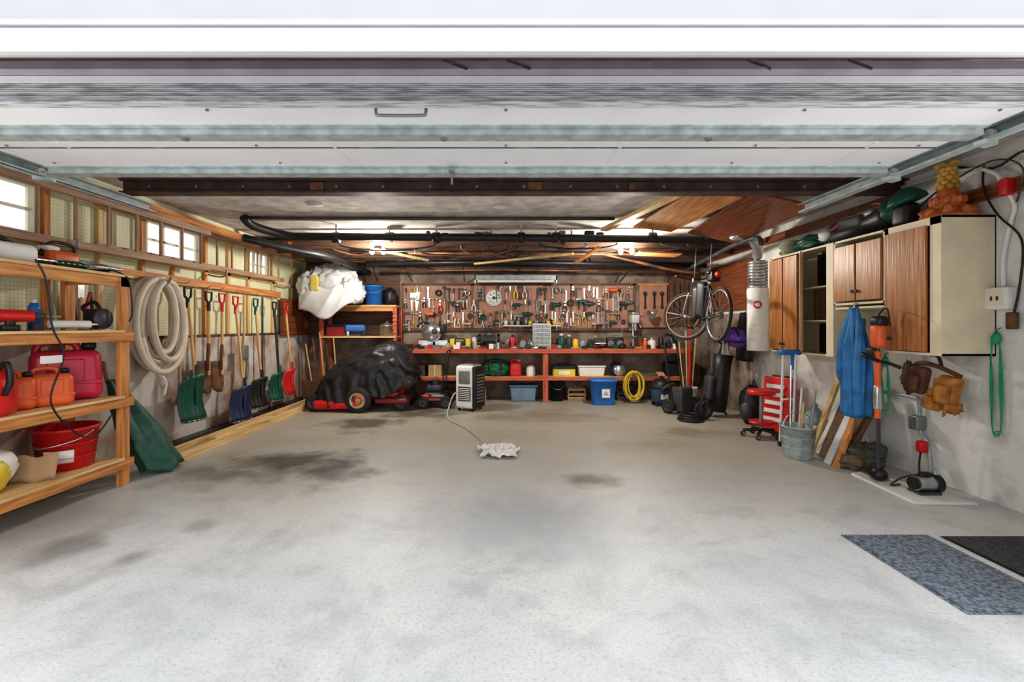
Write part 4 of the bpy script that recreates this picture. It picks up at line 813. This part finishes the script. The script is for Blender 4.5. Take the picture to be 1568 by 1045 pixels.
o.cyl((-.22,-.2,.13),(-.22,.22,.13),.01,BLACK); o.tube([(-.2,0,.14),(-.05,.0,.5),(.1,0,.95),(.12,0,1.05),(.0,0,1.12)],.016,BLACK,n=4); o.tube([(-.2,0,.14),(.1,0,.1),(.2,0,.03)],.014,BLACK,n=3)
o.lathe((.05,0,.08),[(0,0),(.12,0),(.13,.3),(.12,.6),(.13,.82),(.11,.82),(.1,.75),(0,.75)],BLACK,axis=(.12,0,1)); o.rbox((-.06,0,.42),(.1,.2,.35),DGREY,r=.04,rot=(0,.12,0))
for i in range(5): a=i*1.3; o.cyl((.14+.05*math.cos(a),.05*math.sin(a),.8),(.18+.07*math.cos(a),.07*math.sin(a),1.05+.03*i),.007,STEEL,seg=6); o.ell((.18+.07*math.cos(a),.07*math.sin(a),1.06+.03*i),(.04,.03,.04),[BLACK,GREY,BLACK,DRED,BLACK][i],seg=10,rg=8)
o.done()
o=B('hand_truck',(2.60,6.82,0),(0,0,.5))
for x in(-.13,.13): o.tube([(x,.0,.08),(x,.10,.6),(x,.16,1.0),(x*.6,.22,1.15)],.014,BLACK,n=3); wheel(o,(x*1.35,.06,.11),.11,.045,DGREY,axis=(1,0,0))
o.tube([(-.08,.22,1.15),(0,.24,1.18),(.08,.22,1.15)],.016,BLACK,n=3); o.cyl((-.19,.06,.11),(.19,.06,.11),.01,GREY,seg=8); o.bb(-.16,.16,-.16,.02,.01,.018,GREY)
for z in(.3,.55,.8): o.cyl((-.13,.02+z*.13,z),(.13,.02+z*.13,z),.009,BLACK,seg=8)
o.rbox((0,-.06,.22),(.26,.18,.36),DGREY,r=.03); o.done()
o=B('coiled_black_hose',(2.55,6.28,0))
for i in range(3): o.torus((0,0,.02+.03*i),.16-.02*i,.018,BLACK,seg=30)
o.tube([(.15,0,.05),(.2,.02,.1),(.18,.0,.25),(.12,.02,.12)],.016,BLACK,n=5); o.done()
o=B('purple_helmet',(3.20,6.3,1.12)); o.ell((0,0,.02),(.14,.16,.14),PURPLE,nz=.02); o.torus((0,0,-.03),.14,.016,BLACK); o.tube([(.12,0,-.03),(.1,0,-.18),(0,0,-.25),(-.1,0,-.18),(-.12,0,-.03)],.006,BLACK,n=4)
for i in(-1,0,1): o.tube([(.05*i,-.15,.04),(.05*i,-.06,.15),(.05*i,.06,.155)],.014,BLACK,n=4)
o.cyl((.1,.0,-.05),(.38,0,-.02),.008,GREY,seg=8); o.done()
o=B('backpack',(3.30,6.1,0)); o.ell((0,0,.25),(.16,.14,.27),BLACK,nz=.1,sd=8,zmin=.003); o.ell((-.1,-.05,.18),(.08,.1,.13),DGREY,nz=.1,sd=9,zmin=.01); o.tube([(0,0,.5),(.02,0,.58),(.06,0,.5)],.01,BLACK,n=3); o.done()
o=B('hanging_dark_jacket',(3.44,6.55,0)); o.loft([[Vector((.05*math.cos(a)*(1+.3*math.sin(a*4)),(.10+.10*min(1,i/4))*math.sin(a)*(1+.15*math.sin(a*5+i*.3)),1.5-.05*i)) for a in [2*pi*j/30 for j in range(30)]] for i in range(15)],BLACK); o.tube([(0,0,1.5),(.06,0,1.58),(.13,0,1.58)],.006,STEEL,n=2); o.done()
bucket('white_pail',(2.95,7.35,0),.14,.32,WHITE)
o=B('long_handled_tools',(2.95,7.35,.03))
for i in range(6): o.cyl((-.05+.02*i,.02*(i%3),.02),(-.06+.07*i,.25+.03*i,1.0+.1*(i%4)),.012,[HANDLE,DGREY,HANDLE,RED,RUST,HANDLE][i],seg=8)
o.done()
o=B('red_shop_stool',(3.00,5.35,0)); 
for a in range(5):
    an=a*2*pi/5+.3; o.cyl((0,0,.09),(.19*math.cos(an),.19*math.sin(an),.07),.018,BLACK,seg=8); wheel(o,(.19*math.cos(an),.19*math.sin(an),.03),.03,.025,GREY)
o.cyl((0,0,.08),(0,0,.5),.022,GREY); o.lathe((0,0,.16),[(.05,0),(.13,0),(.14,.03),(.13,.01)],RED); o.lathe((0,0,.5),[(0,0),(.14,0),(.155,.02),(.15,.045),(.12,.06),(0,.065)],RED); o.done()
o=B('red_floor_jack_case',(3.36,5.62,0)); o.box((0,0,.34),(.10,.36,.66),RED,rot=(0,.12,.35)); 
for i in range(5): o.box((-.062+.012*i-.03,-.02,.16+.10*i),(.012,.24,.05),WHITE,rot=(0,.12,.35))
o.box((0.04,0,.68),(.06,.2,.03),BLACK,rot=(0,.12,.35)); o.done(bevel=.004)
o=B('snow_brush_poles'); 
for x,y in ((2.98,4.95),(3.06,4.86)): o.cyl((x,y,.0),(x+.05,y+.02,1.0),.013,WHITE,seg=10); o.cyl((x,y,0),(x,y,.05),.02,BLACK,seg=10)
o.rbox((3.07,4.93,1.02),(.22,.10,.06),BLUE,r=.02); o.rbox((3.12,4.93,.93),(.05,.05,.2),BLUE,r=.015); o.tube([(3.0,4.95,.5),(3.06,4.9,.52),(3.1,4.88,.5)],.01,WHITE,n=2); o.done()
o=B('galvanized_pail',(2.90,4.52,0)); r=.16;h=.32
o.lathe((0,0,0),[(r*.75,0),(r*.78,.01),(r*.98,h*.95),(r*1.03,h*.95),(r*1.03,h),(r*.95,h),(r*.74,.02),(0,.02)],GALV,seg=32)
for k in(.35,.62,.66): o.torus((0,0,h*k),r*(.76+.22*k)+.003,.004,GALV,seg=32,ms=6)
o.tube([(-r,0,h*.9),(-r*.7,.0,h*1.25),(0,.0,h*1.4),(r*.7,0,h*1.25),(r,0,h*.9)],.005,STEEL,n=4,seg=6)
for i in range(6):
    a=i*1.05; o.cyl((.08*math.cos(a),.08*math.sin(a),.05),(.12*math.cos(a)+.08,.12*math.sin(a)+.05,.55+.12*(i%4)),.010,[HANDLE,WHITE,DGREY,STEEL,HANDLE,GREY][i],seg=8)
o.done()
o=B('water_jug',(3.36,4.95,.0)); o.lathe((0,0,0),[(.11,0),(.12,.02),(.12,.3),(.11,.34),(.03,.42),(.03,.46),(0,.46)],GLASSY); o.bb(-.1,.1,-.1,.1,0,.01,DGREY); o.done()
o=B('leaning_boards')
def lean(y0,y1,xb,xt,zt,m,t=.02,dy=0):
    o.add([(xb,y0,0),(xb,y1,0),(xt,y1+dy,zt),(xt,y0+dy,zt),(xb+t,y0,0),(xb+t,y1,0),(xt+t,y1+dy,zt),(xt+t,y0+dy,zt)],[(0,1,2,3),(7,6,5,4),(0,4,5,1),(1,5,6,2),(2,6,7,3),(3,7,4,0)],m)
lean(4.2,4.55,3.12,3.46,.62,DWZ); lean(4.16,4.22,3.02,3.28,.70,OWZ,.03); lean(4.5,4.72,3.2,3.52,.70,WHITE,.015); lean(4.40,4.6,3.16,3.5,.82,DWZ,.01); lean(4.62,4.68,3.1,3.48,.9,PINEZ,.03,.05); lean(4.28,4.36,3.04,3.40,.78,WHITE,.02)
o.done()
o=B('blue_rain_jacket',(3.08,4.02,0))
def fj(u,v):
    an=u*2*pi; wy=.09+.06*math.sin(min(v*1.6,1)*pi*.5)-.03*v; k=1+.14*math.sin(an*6+v*2)+.10*math.sin(an*9-v*2)-.2*abs(noise.noise(Vector((math.cos(an)*2,math.sin(an)*2,v*2))))
    return (math.cos(an)*.07*k*(.4+.8*min(1,v*3)),math.sin(an)*wy*k*(.45+.6*min(1,v*3)),1.46-.94*v+.02*math.sin(an*3))
rings=[[Vector(fj(j/80,i/34)) for j in range(80)] for i in range(35)]
o.loft(rings,LBLUE); o.tube([(0,0,1.44),(.0,0,1.5),(.03,0,1.5)],.006,STEEL,n=2,seg=6); 
for s,dz in((-1,0),(1,.1)): o.tube([(0,.07*s,1.36),(-.03,.10*s,1.15),(-.05,.10*s,.9),(-.04,.09*s,.72+dz)],.04,LBLUE,n=5,radii=[.035,.038,.034,.03],seg=12)
o.done()
o=B('string_trimmer',(3.02,3.70,0)); 
o.cyl((.06,.06,.12),(-.01,-.02,1.15),.014,DGREY); o.cyl((.02,.02,.55),(-.005,-.01,1.1),.022,ORANGE); o.rbox((-.01,-.02,1.22),(.09,.11,.2),ORANGE,r=.04); o.rbox((-.0,-.02,1.34),(.10,.11,.09),BLACK,r=.035); o.rbox((-.01,.04,1.08),(.06,.09,.1),BLACK,r=.02)
o.tube([(-.01,-.02,1.02),(-.14,-.02,1.08),(-.17,-.1,1.06)],.016,BLACK,n=3); o.tube([(-.01,-.02,1.02),(.08,-.02,1.00),(.12,-.08,.97)],.014,BLACK,n=3); o.rbox((.01,.01,.72),(.05,.05,.2),STEEL,r=.015); o.lathe((.07,.07,.03),[(.03,0),(.06,.02),(.06,.06),(.03,.1)],BLACK); o.sheet(lambda u,v:(.07+math.cos(1+u*2.6)*(.06+.06*v),.07+math.sin(1+u*2.6)*(.06+.06*v),.10-.02*v),10,3,(0,0,.004),BLACK)
o.tube([(.0,.0,1.36),(.03,.0,1.42),(.10,.02,1.44),(.12,.02,1.30)],.006,BLACK,n=3,seg=6); o.done()
o=B('leather_tool_belt',(3.42,3.62,0)); LD=M('leather_dark',(.16,.07,.04),.7)
for y,z,s,m in ((-.13,.80,1,LEATHER),(.12,.86,.95,LD),(-.02,.72,.75,LEATHER)):
    o.rbox((-.02,y,z),(.09,.16*s,.24*s),m,r=.035,taper=.75,rot=(.25*s-.1,0,0)); o.rbox((-.08,y,z-.02),(.05,.11*s,.14*s),m,r=.02,rot=(.15,0,0))
o.sheet(lambda u,v:(-.05-.02*math.sin(u*8),-.2+u*.14+.04*v,.90-v*.3*(.7+.3*math.sin(u*6))),14,8,(.01,0,0),LEATHER)
o.tube([(.0,-.2,.92),(-.02,-.05,.98),(0,.1,1.0),(.02,.2,.98),(.05,.22,.9)],.018,LD,n=4); o.tube([(0,-.05,.98),(.0,-.02,1.06),(0,.05,1.07)],.012,BLACK,n=3); o.ell((-.02,-.16,.68),(.05,.06,.05),LEATHER,nz=.2); o.ell((0,.24,.86),(.05,.06,.14),LD,nz=.2,ridge=.15); o.done()
def rope(name,x,y,z0,z1,m,sd):
    o=B(name,(x,y,0))
    for i in range(3): o.tube([(0,0,z0),(.0,.03+.01*i,z0-.1),(0,.045-.01*i,(z0+z1)/2+.03*math.sin(i+sd)),(0.0,.03,z1+.06),(0,.0,z1+.02*i),(0,-.03,z1+.08),(0,-.04+.012*i,(z0+z1)/2),(0,-.02,z0-.1),(0,0,z0)],.0045,m,n=6,seg=6)
    o.lathe((0,0,z0-.10),[(.014,0),(.022,.02),(.022,.06),(.014,.08)],m,seg=10); o.tube([(.03,0,z0+.02),(-.01,0,z0)],.004,GREY,n=1,seg=6); return o.done()
rope('green_extension_cord',3.56,3.30,1.27,.50,BGREEN,1)
rope('green_garden_twine',3.22,3.86,1.06,.55,BGREEN,2)
o=B('electrical_box',(3.58,3.27,1.50)); o.rbox((-.025,0,0),(.08,.15,.16),WHITE,r=.012); o.box((-.068,0,.0),(.006,.10,.10),CREAM); 
for y in(-.02,.02): o.box((-.073,y,0.0),(.006,.012,.03),DGREY)
o.done()
o=B('electrical_conduit'); o.tube([(3.575,3.27,1.585),(3.575,3.27,1.8),(3.575,3.22,2.05),(3.575,3.2,2.15),(3.52,3.22,2.3),(3.52,3.3,2.42),(3.55,3.6,2.52),(3.57,4.6,2.57)],.014,WHITE,n=5); o.tube([(3.57,3.18,2.17),(3.52,3.1,2.38),(3.52,3.3,2.5),(3.54,3.7,2.42),(3.55,3.95,2.3)],.006,DGREY,n=5); o.tube([(3.57,3.4,2.5),(3.52,3.35,2.3),(3.55,3.28,2.1),(3.57,3.15,1.9),(3.57,3.16,1.6),(3.57,3.2,1.38)],.007,BLACK,n=5); o.tube([(3.57,3.6,2.56),(3.54,3.3,2.45),(3.54,3.1,2.5),(3.57,2.9,2.4)],.009,BLACK,n=5); o.rbox((3.56,3.2,1.34),(.04,.06,.12),RUST,r=.01); o.rbox((3.52,3.2,2.28),(.06,.06,.12),RED,r=.01); o.done()
o=B('wall_conduit'); o.tube([(3.57,4.3,.68),(3.57,4.0,.68),(3.57,3.93,.64),(3.57,3.92,.4),(3.57,3.85,.3),(3.57,3.82,.05)],.014,GALV,n=4); o.rbox((3.55,3.93,.47),(.08,.09,.12),GREY,r=.01); o.rbox((3.53,3.86,.28),(.07,.07,.10),RED,r=.02); o.tube([(3.52,3.86,.25),(3.45,3.8,.12),(3.44,3.76,.01)],.007,BLACK,n=3); o.done()
o=B('white_plywood_offcut'); o.add([(x,y,z) for z in(0,.02) for x,y in((3.02,3.98),(2.98,3.32),(3.42,3.30),(3.18,4.02))],HEX,WHITE); o.done(bevel=.003)
o=B('utility_pump',(3.22,3.50,.02)); o.cyl((-.07,.0,.075),(.06,0,.075),.055,STEEL,seg=20); o.cyl((.06,0,.075),(.10,0,.075),.07,BLACK,seg=20); o.cyl((-.10,0,.075),(-.07,0,.075),.045,BLACK,seg=20); o.bb(-.08,.08,-.06,.06,0,.02,DGREY); o.rbox((0,0,.14),(.08,.05,.04),BLACK,r=.015); o.cyl((.08,0,.11),(.08,0,.17),.02,STEEL); o.tube([(-.05,0,.14),(-.13,.05,.1),(-.15,.13,.015),(-.05,.16,.01)],.007,BLACK,n=4); o.done()
o=B('brown_paper_scraps',(3.12,3.80,.021)); o.ell((0,0,.03),(.08,.05,.035),CARD,nz=.2,sd=2,zmin=.001); o.done()
o=B('canvas_bag',(3.28,4.18,0)); o.ell((0,-.02,.11),(.17,.12,.13),OLIVE,seg=40,rg=26,nz=.15,sd=6,nf=3,zmin=.003,ridge=.12); o.ell((-.12,-.03,.07),(.12,.10,.08),M('canvas_brown',(.2,.14,.09),.8),seg=30,rg=20,nz=.15,sd=12,zmin=.003,ridge=.1); o.ell((.1,-.02,.17),(.09,.09,.07),OLIVE,nz=.15,sd=14); o.done()
def mat(name,x0,x1,y0,y1,m,edge):
    o=B(name); o.bb(x0,x1,y0,y1,0,.006,edge); o.bb(x0+.015,x1-.015,y0+.015,y1-.015,.006,.012,m); o.done(bevel=.003)
CARP=M('mat_blue_grey',(.24,.28,.34),.95,col2=(.10,.125,.165),scale=55,bump=.6,lo=.42,hi=.58); CARP2=M('mat_charcoal',(.09,.095,.105),.95,col2=(.035,.035,.04),scale=60,bump=.5)
mat('door_mat',2.08,2.62,2.05,2.83,CARP,CARP); mat('door_mat',2.68,3.35,2.1,2.81,CARP2,BLACK)
# ------------------------------------------------------------ camera / light
cam=bpy.data.cameras.new('camera'); co=bpy.data.objects.new('camera',cam); sc.collection.objects.link(co); sc.camera=co
co.location=(0,0,1.3); co.rotation_euler=(pi/2,0,0); cam.lens=16; cam.sensor_width=36; cam.shift_x=.006; cam.shift_y=-.0143; cam.clip_start=.05
wd=bpy.data.worlds.new('world'); sc.world=wd; wd.use_nodes=True; bg=wd.node_tree.nodes['Background']; bg.inputs[0].default_value=(.93,.96,1,1); bg.inputs[1].default_value=1.35
s_=bpy.data.lights.new('sun','SUN'); s_.energy=.9; s_.angle=math.radians(60); s_.color=(1,.98,.95)
so=bpy.data.objects.new('sun',s_); sc.collection.objects.link(so); so.rotation_euler=(math.radians(60),0,0)
for x in(-2.4,2.2):  # unseen fill lamps added to brighten the side walls and door underside
    l=bpy.data.lights.new('added_fill','POINT'); l.energy=24; l.shadow_soft_size=.25; l.color=(1,.98,.95)
    lo=bpy.data.objects.new('added_fill',l); sc.collection.objects.link(lo); lo.location=(x,1.35,1.35)
